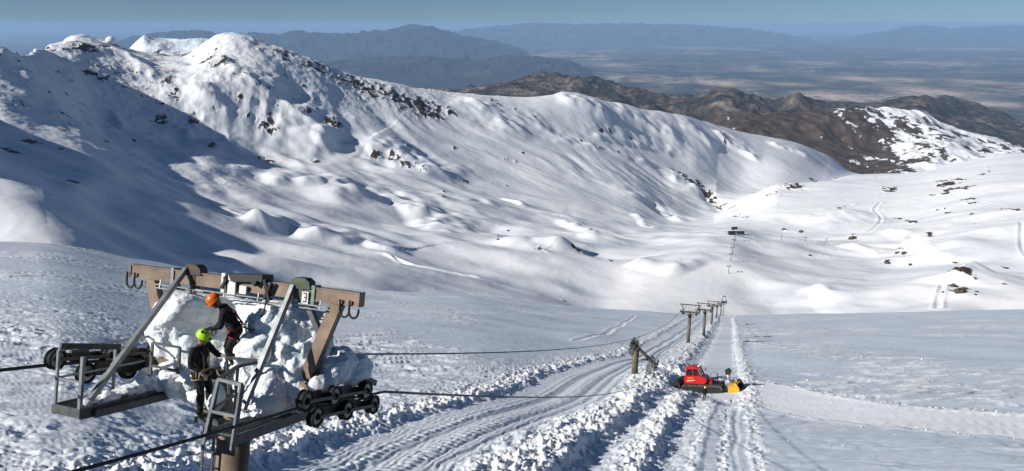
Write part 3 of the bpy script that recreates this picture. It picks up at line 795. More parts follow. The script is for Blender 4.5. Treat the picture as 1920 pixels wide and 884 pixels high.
for a, b, w_, h_, s in ((1745, 172, 55, 9, 1), (1610, 148, 45, 5, .9), (1360, 158, 40, 6, .8), (1560, 180, 60, 7, .8), (1850, 193, 60, 6, .9), (1690, 150, 40, 4, .7), (1840, 155, 40, 5, .7),
                        (1420, 130, 40, 4, .5), (1000, 75, 50, 3, .7), (900, 92, 25, 2, .8), (1060, 100, 25, 4, .6), (1150, 123, 40, 3, .6), (1520, 118, 40, 4, .6), (1730, 118, 60, 3, .5), (860, 138, 18, 3, .5), (1480, 160, 40, 4, .6), (1300, 90, 60, 3, .4), (1850, 92, 30, 2, .8)):
    t_, e_ = te(a, b); Yc = PLAIN_Z / e_; sx = w_ / FPX * Yc; t2, e2 = te(a, b - h_); sy = abs(PLAIN_Z / e2 - Yc)
    town = np.maximum(town, s * np.exp(-(((Xp - t_ * Yc) / sx) ** 2 + ((Yp - Yc) / sy) ** 2)))
Zp = PLAIN_Z + 60 * fbm(Xp / 9000, Yp / 9000, 3, 451) + 260 * sst(.1, .7, fbm(Xp / 22000, Yp / 22000, 3, 457)) * sst(30000, 50000, Yp) * sst(300000, 150000, Yp)
o = grid_mesh("plain", Xp, Yp, Zp, plain_material(), {"town": np.clip(town * 1.15, 0, 1), "wood": .8 * sst(.08, -.16, tp[None, :] + .05 * fbm(Xp / 9000, Yp / 12000, 3, 471) + 0 * Yp)}); o["kind"] = "structure"

# the air between here and the horizon
def box_mesh(name, lo, hi, material):
    me = bpy.data.meshes.new(name)
    v = [(x, y, z) for x in (lo[0], hi[0]) for y in (lo[1], hi[1]) for z in (lo[2], hi[2])]
    f = [(0, 1, 3, 2), (4, 6, 7, 5), (0, 4, 5, 1), (2, 3, 7, 6), (0, 2, 6, 4), (1, 5, 7, 3)]
    me.from_pydata(v, [], f); me.materials.append(material)
    ob = bpy.data.objects.new(name, me); COL.objects.link(ob); return ob
hm = bpy.data.materials.new("haze_air"); hm.use_nodes = True
hm.node_tree.nodes.remove(hm.node_tree.nodes["Principled BSDF"])
pv = hm.node_tree.nodes.new("ShaderNodeVolumePrincipled")
pv.inputs["Color"].default_value = (.42, .66, 1.0, 1)
pv.inputs["Density"].default_value = 1.4e-5
pv.inputs["Anisotropy"].default_value = 0.0
hm.node_tree.links.new(pv.outputs[0], hm.node_tree.nodes["Material Output"].inputs["Volume"])
HZ = box_mesh("haze", (-8e5, -2000, min(-4000, float(Zp.min()) - 50)), (8e5, 6.4e5, 160), hm)
HZ["kind"] = "stuff"
# ================================================================ BUILDING HELPERS
from mathutils import noise as mnoise

class MB:
    """collects shapes into one bmesh, then links them as ONE object"""
    def __init__(self): self.bm = bmesh.new(); self.mi = 0
    def _v(self, cs): return [self.bm.verts.new(c) for c in cs]
    def _f(self, vs, smooth=False):
        try:
            f = self.bm.faces.new(vs); f.material_index = self.mi; f.smooth = smooth; return f
        except ValueError: pass
    def box(self, lo, hi):
        x0, y0, z0 = lo; x1, y1, z1 = hi
        v = self._v([(x0, y0, z0), (x1, y0, z0), (x1, y1, z0), (x0, y1, z0), (x0, y0, z1), (x1, y0, z1), (x1, y1, z1), (x0, y1, z1)])
        for q in ((0, 3, 2, 1), (4, 5, 6, 7), (0, 1, 5, 4), (1, 2, 6, 5), (2, 3, 7, 6), (3, 0, 4, 7)): self._f([v[i] for i in q])
        return self
    def bar(self, a, b, w, h=None, up=(0, 0, 1)):
        """rectangular bar from a to b, w wide across, h high along up"""
        h = w if h is None else h
        a = Vector(a); b = Vector(b); d = (b - a).normalized(); u = Vector(up)
        s = d.cross(u)
        if s.length < 1e-4: s = d.cross(Vector((0, 1, 0)))
        s.normalize(); u = s.cross(d).normalized()
        c = [(-1, -1), (1, -1), (1, 1), (-1, 1)]
        v = self._v([a + s * (i * w / 2) + u * (j * h / 2) for i, j in c] + [b + s * (i * w / 2) + u * (j * h / 2) for i, j in c])
        for q in ((0, 3, 2, 1), (4, 5, 6, 7), (0, 1, 5, 4), (1, 2, 6, 5), (2, 3, 7, 6), (3, 0, 4, 7)): self._f([v[i] for i in q])
        return self
    def tube(self, pts, r, n=8, cap=True):
        pts = [Vector(p) for p in pts]; rings = []
        rr = r if isinstance(r, (list, tuple)) else [r] * len(pts)
        pu = None
        for i, p in enumerate(pts):
            d = (pts[min(i + 1, len(pts) - 1)] - pts[max(i - 1, 0)]).normalized()
            u = pu if pu is not None else (Vector((0, 0, 1)) if abs(d.z) < .9 else Vector((1, 0, 0)))
            s = d.cross(u).normalized(); u = s.cross(d).normalized(); pu = u
            rings.append(self._v([p + (s * math.cos(2 * math.pi * k / n) + u * math.sin(2 * math.pi * k / n)) * rr[i] for k in range(n)]))
        for A, B in zip(rings[:-1], rings[1:]):
            for k in range(n): self._f([A[k], A[(k + 1) % n], B[(k + 1) % n], B[k]], True)
        if cap: self._f(rings[0][::-1]); self._f(rings[-1])
        return self
    def lathe(self, c, axis, prof, n=28):
        """profile [(along axis, radius)] turned round the axis through c"""
        c = Vector(c); ax = Vector(axis).normalized()
        u = ax.orthogonal().normalized(); w = ax.cross(u)
        rings = []
        for t, r in prof:
            rings.append(self._v([c + ax * t + (u * math.cos(2 * math.pi * k / n) + w * math.sin(2 * math.pi * k / n)) * r for k in range(n)]))
        for A, B in zip(rings[:-1], rings[1:]):
            for k in range(n): self._f([A[k], A[(k + 1) % n], B[(k + 1) % n], B[k]], False)
        self._f(rings[0][::-1]); self._f(rings[-1])
        return self
    def prism(self, poly, axis, t0, t1):
        """closed outline poly in the plane normal to axis ('x','y','z'), from t0 to t1"""
        def P(q, t):
            return {'x': (t, q[0], q[1]), 'y': (q[0], t, q[1]), 'z': (q[0], q[1], t)}[axis]
        A = self._v([P(q, t0) for q in poly]); B = self._v([P(q, t1) for q in poly]); n = len(poly)
        self._f(A[::-1]); self._f(B)
        for k in range(n): self._f([A[k], A[(k + 1) % n], B[(k + 1) % n], B[k]])
        return self
    def ball(self, c, r, sub=2, jit=0.0, seed=0):
        m = Matrix.Translation(Vector(c)) @ Matrix.Diagonal((*(r if isinstance(r, (tuple, list)) else (r, r, r)), 1))
        g = bmesh.ops.create_icosphere(self.bm, subdivisions=sub, radius=1, matrix=m)
        for v in g["verts"]:
            for f in v.link_faces: f.smooth = True; f.material_index = self.mi
        if jit:
            for v in g["verts"]: v.co += (v.co - Vector(c)) * jit * mnoise.noise(v.co * 2.1 + Vector((seed, seed * .7, 0)))
        return self
    def build(self, name, mats, parent=None, bevel=0.0, xf=None):
        bm = self.bm
        if bevel:
            es = [e for e in bm.edges if len(e.link_faces) == 2 and e.calc_face_angle(0) > .9]
            bmesh.ops.bevel(bm, geom=es, offset=bevel, segments=1, affect='EDGES', clamp_overlap=True)
        bmesh.ops.recalc_face_normals(bm, faces=bm.faces[:])
        if xf is not None: bm.transform(xf)
        me = bpy.data.meshes.new(name); bm.to_mesh(me); bm.free()
        for m in (mats if isinstance(mats, (list, tuple)) else [mats]): me.materials.append(m)
        o = bpy.data.objects.new(name, me); COL.objects.link(o)
        if parent: o.parent = parent
        return o

def children_of(o): return [c for c in bpy.data.objects if c.parent == o]
def copy_tree(o, kids, parent=None):
    c = o.copy(); COL.objects.link(c); c.parent = parent
    for ch in kids.get(o.name, []): copy_tree(ch, kids, c)
    return c
def kid_map():
    k = {}
    for o in bpy.data.objects:
        if o.parent: k.setdefault(o.parent.name, []).append(o)
    return k

def evaluated_mesh(o, name):
    dg = bpy.context.evaluated_depsgraph_get()
    me = bpy.data.meshes.new_from_object(o.evaluated_get(dg)); me.name = name
    return me

BROWN = mat("brown_paint", (.215, .155, .108), .55, 0, (2.6, .38), .4, (30, .12, .01))
BROWN_POLE = mat("pole_paint", (.22, .165, .115), .6, 0, (1.6, .35), .35, (14, .15, .02))
GALV = mat("galvanised_steel", (.23, .245, .255), .5, .55, (6, .25), .5)
GALV_DARK = mat("weathered_steel", (.085, .09, .095), .55, .4, (7, .35), .5)
STEEL_DARK = mat("dark_steel", (.022, .022, .024), .6, .3, (9, .4), .4)
GREASE = mat("greasy_iron", (.045, .042, .036), .45, .3, (12, .5), .5)
RUBBER = mat("wheel_rubber", (.02, .02, .021), .8, 0, (10, .3), .3)
WHEEL = mat("sheave_face", (.42, .37, .30), .6, .1, (8, .3), .4)
WHEEL_GREEN = mat("green_sheave_rim", (.16, .24, .19), .55, .1, (8, .35), .4)
WIRE = mat("wire_rope", (.035, .037, .04), .55, .5, (20, .3), .4)
GREENCAP = mat("green_cap", (.07, .085, .05), .6, 0, (8, .4), .3)
REDCAP = mat("dull_brown_cap", (.075, .055, .045), .6, 0, (8, .4), .3)
WHITEPLATE = mat("number_plate_white", (.7, .7, .68), .5, 0, (9, .1))
BLACKPAINT = mat("black_paint", (.012, .012, .013), .6, 0, (9, .3))

# ================================================================ CHAIRLIFT TOWERS
# Tower frame: x across the line, y along it downhill, z up the (tilted) pole; origin at the middle of the lifting beam.
def sheave(parent, c, r=.198, rim=None):
    m = MB(); m.mi = 0
    m.lathe(c, (1, 0, 0), [(-.07, r * .80), (-.07, r), (-.045, r * 1.02), (-.02, r * .90), (.02, r * .90), (.045, r * 1.02), (.07, r), (.07, r * .80), (.04, r * .76), (.035, r * .34), (.06, r * .30), (.06, .02)], 26)
    m.mi = 1
    m.lathe(c, (1, 0, 0), [(.041, r * .74), (.05, r * .72), (.05, r * .36), (.041, r * .34)], 22)
    m.lathe(c, (1, 0, 0), [(-.078, r * .98), (-.081, r * .96), (-.081, r * .72), (-.072, r * .70)], 22)
    m.mi = 2
    m.lathe(c, (1, 0, 0), [(-.10, .03), (-.10, .055), (.10, .055), (.10, .03)], 10)
    return m.build("sheave", [RUBBER, rim or WHEEL, STEEL_DARK], parent)

def sheave_train(parent, p, ups, lows, slope, h0, xf=None, green=()):
    """row of sheaves at the end of the crossarm; ups ride on the rope, lows hold it down"""
    m = MB()
    allw = [(l, 1) for l in ups] + [(l, -1) for l in lows]
    hh = lambda l, s: h0 - slope * l + (.10 if s > 0 else -.22)
    s = -1 if p > 0 else 1
    for ws, sg in ((sorted(ups), 1), (sorted(lows), -1)):
        if len(ws) > 1:
            m.bar((p - .12, ws[0], hh(ws[0], sg)), (p - .12, ws[-1], hh(ws[-1], sg)), .035, .15)
            for a_, b_ in zip(ws[:-1], ws[1:]):
                mid = (a_ + b_) / 2; m.bar((p - .12, mid - .2, hh(mid - .2, sg) + .02), (p - .12, mid + .2, hh(mid + .2, sg) + .02), .06, .22)
            m.bar((p + .085, ws[0], hh(ws[0], sg)), (p + .085, ws[-1], hh(ws[-1], sg)), .02, .06)
        for l in ws:
            m.bar((p - .13, l, hh(l, sg)), (p + .13, l, hh(l, sg)), .06)
    lm = .5 * (min(l for l, _ in allw) + max(l for l, _ in allw))
    m.bar((p + s * .17, lm - .75, h0 - slope * (lm - .75) - .1), (p + s * .17, lm + .75, h0 - slope * (lm + .75) - .1), .06, .24)
    m.bar((p + s * .45, 0, -1.85), (p, 0, h0 + .05), .14, .18)
    # rope catcher at the outer end
    le = max(l for l, _ in allw)
    m.bar((p - .02, le - .35, hh(le, 1) + .28), (p - .02, le + .12, hh(le, 1) + .10), .05, .12)
    m.bar((p - .02, le - .35, hh(le, 1) + .28), (p - .02, le - .33, hh(le, 1)), .05, .08)
    t = m.build("sheave_train", GREASE, parent, xf=None)
    for i, (l, sg) in enumerate(allw):
        sheave(t, (p, l, hh(l, sg)), .198, WHEEL_GREEN if i in green else None)
    return t

def catwalk(parent, x0, x1, y0, y1, h, outer, rail=True):
    m = MB(); m.mi = 0
    n = int((x1 - x0) / .09)
    for k in range(n + 1):                                  # grating bars
        x = x0 + (x1 - x0) * k / n
        m.bar((x, y0, h), (x, y1, h), .028, .035)
    k = y0
    while k <= y1: m.bar((x0, k, h - .005), (x1, k, h - .005), .03, .03); k += .28
    for x in (x0 - .02, x1 + .02): m.box((x - .018, y0, h - .15), (x + .018, y1, h + .05))
    for y in (y0 - .02, y1 + .02): m.box((x0 - .04, y - .018, h - .12), (x1 + .04, y + .018, h + .05))
    f = m.build("catwalk", GALV_DARK, parent)
    if rail:
        m = MB(); t = h + 1.02; md = h + .52; xo = x0 if outer < 0 else x1
        for y in np.linspace(y0, y1, 4 if y1 - y0 > 2.4 else 3): m.bar((xo, y, h - .06), (xo, y, t), .045)
        m.bar((xo, y0, t), (xo, y1, t), .045); m.bar((xo, y0, md), (xo, y1, md), .035)
        xi = x1 if outer < 0 else x0
        m.bar((xi, y0, h - .06), (xi, y0, t - .04), .06)
        m.bar((xo, y0 - .003, md), (xi, y0 - .003, md), .035)
        m.build("railing", GALV, f)
    return f

def hook(parent, p, l, h):
    m = MB()
    pts = [(p, l, h + .08), (p, l, h - .12)]
    for k in range(0, 9):
        a = math.pi * k / 8
        pts.append((p + .10 - .10 * math.cos(a), l, h - .12 - .12 * math.sin(a)))
    pts.append((p + .20, l, h - .06))
    m.tube(pts, .022, 8)
    return m.build("hook", STEEL_DARK, parent)

def lift_head(root, detail=2, frame=True, BROWN=BROWN, ups_l=(-2.0, -.75, .5), lows_l=(-1.3, -.25, 1.0), ups_r=(-1.0, -.05, 1.15), lows_r=(-.62, .45, 1.5)):
    """lifting frame, crossarm, sheave trains, catwalks"""
    m = MB()
    m.box((-2.0, -.17, -2.0), (2.0, .17, -1.62))
    for s in (-1, 1):
        m.box((s * 2.0 - .03, -.22, -2.06), (s * 2.0 + .03, .22, -1.56))
        m.bar((s * .32, 0, -2.75), (s * 1.0, 0, -2.0), .14, .2)
    m.build("crossarm", BROWN, root, .01)
    if not frame: return
    m = MB()
    m.box((-2.7, -.085, -.02), (2.7, .085, .235))
    m.box((-2.71, -.1, .215), (2.71, .1, .24)); m.box((-2.71, -.1, -.025), (2.71, .1, 0.0))
    for x in (-2.71, 2.71): m.box((x - .012, -.105, -.03), (x + .012, .105, .245))
    m.build("lifting_beam", BROWN, root, .006)
    for s in (-1, 1):
        m = MB(); m.bar((s * 2.22, 0, -.02), (s * 1.62, 0, -1.6), .24, .17, up=(0, 1, 0))
        m.box((s * 1.62 - .2, -.18, -1.62), (s * 1.62 + .2, .18, -1.585))
        m.build("leg", BROWN, root, .008)
    if detail < 1: return
    for x in (-2.66, -2.46, 2.44, 2.64): hook(root, x - (.1), -.13, -.0)
    return

def pole_part(root, base_h, top_h, r0, r1, cx=.0, BROWN_POLE=BROWN_POLE):
    m = MB()
    m.tube([(cx, 0, base_h), (cx, 0, top_h)], [r0, r1], 40)
    m.lathe((cx, 0, top_h), (0, 0, 1), [(-.04, r1 + .09), (.03, r1 + .09), (.03, r1)], 40)
    if top_h < -2.5:
        m.tube([(cx, 0, top_h + .03), (cx, 0, -1.95)], [r1 * .95, r1 * .8], 28)
    return m.build("pole", BROWN_POLE, root)

def frame_matrix(az, tilt, origin):
    a = R(az); t = R(tilt)
    P = Vector((math.cos(a), -math.sin(a), 0)); Lh = Vector((math.sin(a), math.cos(a), 0)); Z = Vector((0, 0, 1))
    Lp = Lh * math.cos(t) - Z * math.sin(t); Zp = Z * math.cos(t) + Lh * math.sin(t)
    m = Matrix((P, Lp, Zp)).transposed().to_4x4(); m.translation = origin
    return m

# ---------------------------------------------------------------- the near tower
T1 = frame_matrix(20, 14, Vector((-5.37, 15.13, -5.09)))
def w1(p, l, h): return T1 @ Vector((p, l, h))
POLE_LEN = 9.5
tower = empty("chairlift_tower", label="brown chairlift tower in the left foreground packed in ice with two workers on it", cat="lift tower", group="chairlift towers down the slope")
# origin of the thing at the foot of the pole; parts keep the head's coordinates shifted by POLE_LEN
base = T1 @ Matrix.Translation((.09, 0, -2.85 - POLE_LEN))
tower.matrix_world = base
SHIFT = Matrix.Translation((-.09, 0, 2.85 + POLE_LEN))
def shift_parts(root, mtx=SHIFT):
    for o in root.children_recursive:
        if o.type == 'MESH' and not o.get("_moved"):
            o.data.transform(mtx); o["_moved"] = 1

lift_head(tower)
pole_part(tower, -2.85 - POLE_LEN, -2.85, .36, .32, .09)
sheave_train(tower, 2.3, (-1.0, -.05, 1.15), (-.62, .45, 1.5), .095, -1.87, green=(0, 5))
sheave_train(tower, -2.45, (-2.0, -.75, .45), (-1.3, -.25, 1.0), .08, -1.70, green=(0,))
catwalk(tower, -2.05, -1.47, -2.3, 1.6, -2.2, -1)
# inner plate of the left catwalk and its rope guide bar
m = MB(); m.box((-1.40, -2.05, -2.36), (-1.36, .3, -2.20)); m.box((-1.44, -2.05, -2.225), (-1.36, .3, -2.20)); m.bar((-2.02, -2.3, -1.10), (-1.75, -1.2, -1.22), .07, .1)
m.build("catwalk_plate", GALV_DARK, tower)
# right catwalk with its basket of rails
m = MB()
for k in range(7):
    x = 1.08 + .5 * k / 6; m.bar((x, -1.95, -2.2), (x, 1.2, -2.2), .028, .035)
for y in (-1.95, -1.6, -1.2, -.8, -.4, 0, .4, .8, 1.2): m.bar((1.06, y, -2.205), (1.6, y, -2.205), .03, .03)
for x in (1.05, 1.61): m.box((x - .02, -1.97, -2.36), (x + .02, 1.2, -2.18))
cw = m.build("catwalk", GALV_DARK, tower)
m = MB()
A, B, Cc, D, E_ = (1.24, -2.02, -1.27), (1.78, -2.1, -1.27), (1.02, -1.25, -1.2), (1.0, -.58, -1.2), (.38, -.76, -1.2)
m.bar(A, Cc, .055); m.bar(Cc, D, .055); m.bar(E_, D, .05)
m.bar(A, (1.06, -1.98, -2.3), .05); m.bar(Cc, (.98, -1.2, -2.2), .055); m.bar(D, (.98, -.42, -2.2), .055); m.bar(E_, (.42, -.68, -1.9), .04)
m.bar((1.15, -2.0, -1.78), (1.0, -1.2, -1.72), .04); m.bar((1.0, -1.2, -1.72), (.99, -.5, -1.68), .04)
m.build("railing", GALV_DARK, cw)
m = MB()
m.bar(A, B, .055); m.bar(A, (1.02, -2.02, -2.42), .055); m.bar(B, (1.62, -2.02, -2.42), .07)
m.bar((1.14, -2.02, -1.83), (1.71, -2.06, -1.83), .05)
m.build("end_rail", GALV, cw)
# rail in front of the ice on the left
m = MB()
m.bar((-1.57, -.56, -1.2), (-.88, -.58, -1.2), .045); m.bar((-1.57, -.56, -1.2), (-1.57, -.56, -2.0), .045); m.bar((-.88, -.58, -1.2), (-.88, -.58, -1.72), .05); m.bar((-1.57, -.56, -1.66), (-.88, -.58, -1.66), .04)
m.build("guard_rail", GALV_DARK, tower)
# braces from the beam back to the catwalks, with their caps
for s, top, bot, capm in ((-1, (-1.28, -.10, .29), (-1.30, -2.25, -1.97), REDCAP), (1, (1.27, -.10, .22), (1.2, -1.25, -1.95), GREENCAP)):
    m = MB(); m.bar(top, bot, .085, .10)
    d = Vector(bot) - Vector(top)
    for f in (.60, .74, .86): 
        c = Vector(top) + d * f; m.bar(c - d.normalized() * .1 + Vector((-.06, 0, 0)), c + d.normalized() * .1 + Vector((-.06, 0, 0)), .05, .06)
    br = m.build("brace", GALV, tower, .008)
    m = MB(); m.prism([(-.20, .20), (-.17, .36), (-.08, .42), (.12, .42), (.22, .36), (.26, .22)], 'y', -.12, .10)
    m.box((.0, -.1, -.08), (.1, .08, .2)); m.bar((.2, -.02, .25), (.32, -.02, .02), .06)
    m.bm.transform(Matrix.Translation((s * 1.28 + .12, 0, -.03)))
    m.build("cap", capm, br)
for x in (-1.62, 1.72):                                        # strap plates on the beam
    m = MB(); m.box((x - .035, -.11, -.12), (x + .035, .115, .27)); m.build("clamp_strap", WHEEL_GREEN if x > 0 else GALV, tower)
for s in (-1, 1):
    m = MB(); m.bar((s * 1.55, 0, -.1), (s * 1.95, 0, -.75), .1, .12, up=(0, 1, 0)); m.build("knee_brace", GALV_DARK, tower)
# light rails hung below the beam
m = MB()
for z in (-.10, -.17): m.bar((-2.0, -.13, z), (2.05, -.13, z), .025)
for x in (-1.9, -1.1, -.3, .5, 1.3, 1.9): m.bar((x, -.13, -.17), (x, -.1, 0), .02)
m.build("wire_rail", GALV, tower)
# winch housing in the middle of the beam
m = MB()
m.prism([(-.18, .30), (.62, .36), (.62, .22), (.50, .24), (.44, .12), (.36, .2), (-.10, .16)], 'y', -.20, .16)
m.mi = 1
m.box((-.36, -.16, -.08), (-.28, -.10, .30)); m.box((-.2, -.16, -.1), (-.02, -.13, .28)); m.box((.08, -.16, -.06), (.24, -.125, .10)); m.box((.70, -.16, -.1), (.76, -.11, .22))
m.mi = 2
m.box((-.30, -.18, .08), (-.24, -.12, .24)); m.bar((-.33, -.18, .0), (-.22, -.18, .2), .05); m.bar((.66, -.17, .28), (.80, -.17, -.12), .06); m.bar((.82, -.17, .24), (.68, -.17, -.1), .05)
m.build("winch_housing", [BLACKPAINT, WHITEPLATE, STEEL_DARK], tower)
# number plate: white board with a black 3
m = MB(); m.box((1.50, -.135, -.10), (1.64, -.125, .14)); m.mi = 1
for a, b in (((1.53, .11), (1.60, .11)), ((1.60, .11), (1.60, .03)), ((1.55, .03), (1.60, .03)), ((1.60, .03), (1.60, -.05)), ((1.53, -.05), (1.60, -.05))):
    m.bar((a[0], -.138, a[1]), (b[0], -.138, b[1]), .006, .022, up=(0, 1, 0)) if a[0] == b[0] else m.bar((a[0], -.138, a[1]), (b[0], -.138, b[1]), .006, .022)
m.build("number_plate", [WHITEPLATE, BLACKPAINT], tower)
# ladder up the pole
m = MB()
for x in (-.29, -.05): m.bar((x, -.42, -2.55), (x, -.48, -2.8 - POLE_LEN), .045, .03)
h = -2.62
while h > -2.8 - POLE_LEN + .3: m.bar((-.29, -.42 - (-2.55 - h) * .006, h), (-.05, -.42 - (-2.55 - h) * .006, h), .03); h -= .28
for z in (-3.2, -5.2, -7.2, -9.2): m.bar((-.05, -.44, z), (.05, -.28, z), .04)
m.build("ladder", GALV_DARK, tower)
m = MB(); m.box((-.5, -.5, -2.62), (.95, -.36, -2.52)); m.bar((.3, -.45, -2.6), (1.05, -1.5, -2.35), .1, .14); m.bar((-.3, -.2, -2.55), (.1, 0, -2.2), .1)
m.box((-.42, -.46, -2.52), (.0, -.12, -2.49))
m.build("step_bracket", GALV_DARK, tower)
shift_parts(tower)
for o in tower.children_recursive: o.pop("_moved", None) if "_moved" in o else None

WORN = mat("weathered_brown_paint", (.085, .068, .052), .7, 0, (3, .4), .3)
WORN_POLE = mat("weathered_pole", (.13, .105, .08), .7, 0, (1.2, .35), .3)
# ---------------------------------------------------------------- towers down the line: one simple kind, copied
def line_tower(name, plen, tilt_head=None):
    r = empty(name)
    lift_head(r, 0, tilt_head is None, WORN)
    pole_part(r, -2.85 - plen, -2.85, .48, .42, 0, WORN_POLE)
    for s in (-1, 1):
        sheave_train(r, s * 2.4, (-1.6, -.6, .5, 1.5), (-1.1, .0, 1.0), .09, -1.8)
        catwalk(r, s * 1.70 - .34, s * 1.70 + .34, -2.3, 2.3, -2.2, s)
        m = MB(); m.bar((s * 1.28, -.1, .26), (s * 1.5, -1.9, -2.1), .09); m.build("brace", GALV, r)
    sh = Matrix.Translation((0, 0, 2.85 + plen))
    if tilt_head is not None:
        for o in r.children_recursive:
            if o.name.split(".")[0] != "pole": o.data.transform(tilt_head)
    for o in r.children_recursive: o.data.transform(sh)
    return r
proto_t = line_tower("chairlift_tower", 7.5)
KIDS = kid_map()
TOWER_POS = []
for i, (px, py, az, lab) in enumerate((
        (1290, 643, 15, "first upright chairlift tower beyond the red groomer, thick brown pole with snow on its crossarm"),
        (1319, 630, 15, "second upright chairlift tower beyond the red groomer, thinner pole partly behind the first"),
        (1334, 608, 15, "third upright chairlift tower beyond the red groomer, short pole in the cluster of crossarms"),
        (1343, 600, 15, "fourth upright chairlift tower beyond the groomer, close to the brow of the slope"),
        (1351, 594, 15, "farthest chairlift tower before the brow of the slope, only its head rising clear"))):
    g = hit(px, py, 120, 640)
    if i >= 3:
        Y = (0, 0, 0, 470, 545)[i]; t_, e_ = te(px, py); g = Vector((float(t_) * Y, Y, 0)); g.z = ground_near(g.x, g.y)
    o = proto_t if i == 0 else copy_tree(proto_t, KIDS)
    o.matrix_world = frame_matrix(az, 13, g - Vector((0, 0, .4)))
    if i: o.scale = o.scale * 1.0
    tag(o, lab, "lift tower", "chairlift towers down the slope")
    TOWER_POS.append(o.matrix_world.copy())

# the wrecked tower: its head has come down on the right side of the pole
HEAD = Matrix.Translation((1.25, -.2, -3.5)) @ Matrix.Rotation(R(42), 4, 'Y') @ Matrix.Rotation(R(12), 4, 'X') @ Matrix.Translation((0, 0, 1.8))
wreck = line_tower("chairlift_tower", 4.2, HEAD)
g = hit(1190, 700, 60, 300)
wreck.matrix_world = frame_matrix(12, 6, g - Vector((0, 0, .6)))
tag(wreck, "wrecked chairlift tower left of the red groomer, its bent head hanging off a short pole", "lift tower", "chairlift towers down the slope")
WRECK = wreck.matrix_world.copy()

# ---------------------------------------------------------------- haul ropes
def rope(name, pts, sag, r, label, group):
    P = []
    for (a, b), s in zip(zip(pts[:-1], pts[1:]), sag):
        n = 24
        for k in range(n):
            f = k / n; q = Vector(a).lerp(Vector(b), f); q.z -= 4 * s * f * (1 - f); P.append(q)
    P.append(Vector(pts[-1]))
    m = MB(); m.tube(P, r, 8)
    return tag(m.build(name, WIRE), label, "rope", group)
tp_ = TOWER_POS
hd = lambda M_, s, l, plen=7.5: M_ @ Vector((s * 2.4, l, -1.80 - .09 * l + 2.85 + plen))
rope("haul_rope", [w1(2.3, -14, -1.0), w1(2.3, -1.3, -1.76), w1(2.3, 2.0, -2.06), at(1206, 717, (WRECK.translation.y - 2)), at(1236, 703, WRECK.translation.y)],
     [.12, 0, .9, 0], .028, "dark haul rope over the right-hand sheaves sagging to the wrecked tower", "haul ropes of the chairlift")
rope("haul_rope", [w1(-2.45, -14, -.55), w1(-2.45, -2.3, -1.52), w1(-2.45, 1.6, -1.83), hd(tp_[0], -1, -1.6), hd(tp_[0], -1, 1.6), hd(tp_[1], -1, 0), hd(tp_[2], -1, 0), hd(tp_[3], -1, 0), hd(tp_[4], -1, 0)],
     [.1, 0, 3.3, 0, .3, .3, .5, .5], .032, "dark haul rope from the left-hand sheaves along the slope to the upright towers", "haul ropes of the chairlift")
rope("haul_rope", [hd(tp_[0], 1, -1.6), hd(tp_[0], 1, 1.6), hd(tp_[1], 1, 0), hd(tp_[2], 1, 0), hd(tp_[3], 1, 0), hd(tp_[4], 1, 0)], [0, .3, .3, .5, .5], .03,
     "haul rope running between the right ends of the upright towers beyond the groomer", "haul ropes of the chairlift")
# ================================================================ ICE AND SNOW ON THE NEAR TOWER
def snow_chunk_material(name, ice):
    m = bpy.data.materials.new(name); m.use_nodes = True
    nt = m.node_tree; N = nt.nodes; Lk = nt.links.new; b = N["Principled BSDF"]
    b.inputs["Roughness"].default_value = .45 if ice else .6
    b.inputs["Specular IOR Level"].default_value = .4 if ice else .25
    tc = N.new("ShaderNodeTexCoord")
    n = N.new("ShaderNodeTexNoise"); n.inputs["Scale"].default_value = 1.9; n.inputs["Detail"].default_value = 6; n.inputs["Roughness"].default_value = .6
    Lk(tc.outputs["Object"], n.inputs["Vector"])
    r = N.new("ShaderNodeValToRGB")
    r.color_ramp.elements[0].position = .34; r.color_ramp.elements[1].position = .50
    r.color_ramp.elements[0].color = (.66, .80, .85, 1) if ice else (.78, .85, .89, 1)
    r.color_ramp.elements[1].color = (.86, .89, .91, 1)
    Lk(n.outputs["Fac"], r.inputs["Fac"]); Lk(r.outputs["Color"], b.inputs["Base Color"])
    n2 = N.new("ShaderNodeTexNoise"); n2.inputs["Scale"].default_value = 9; n2.inputs["Detail"].default_value = 8; n2.inputs["Roughness"].default_value = .65
    Lk(tc.outputs["Object"], n2.inputs["Vector"])
    bp = N.new("ShaderNodeBump"); bp.inputs["Strength"].default_value = .7; bp.inputs["Distance"].default_value = .06
    Lk(n2.outputs["Fac"], bp.inputs["Height"]); Lk(bp.outputs["Normal"], b.inputs["Normal"])
    b.inputs["Subsurface Weight"].default_value = .25 if ice else .0
    b.inputs["Subsurface Radius"].default_value = (.12, .22, .3)
    b.inputs["Subsurface Scale"].default_value = .3
    return m
ICE = snow_chunk_material("rime_ice", True)
PACKED = snow_chunk_material("packed_snow", False)

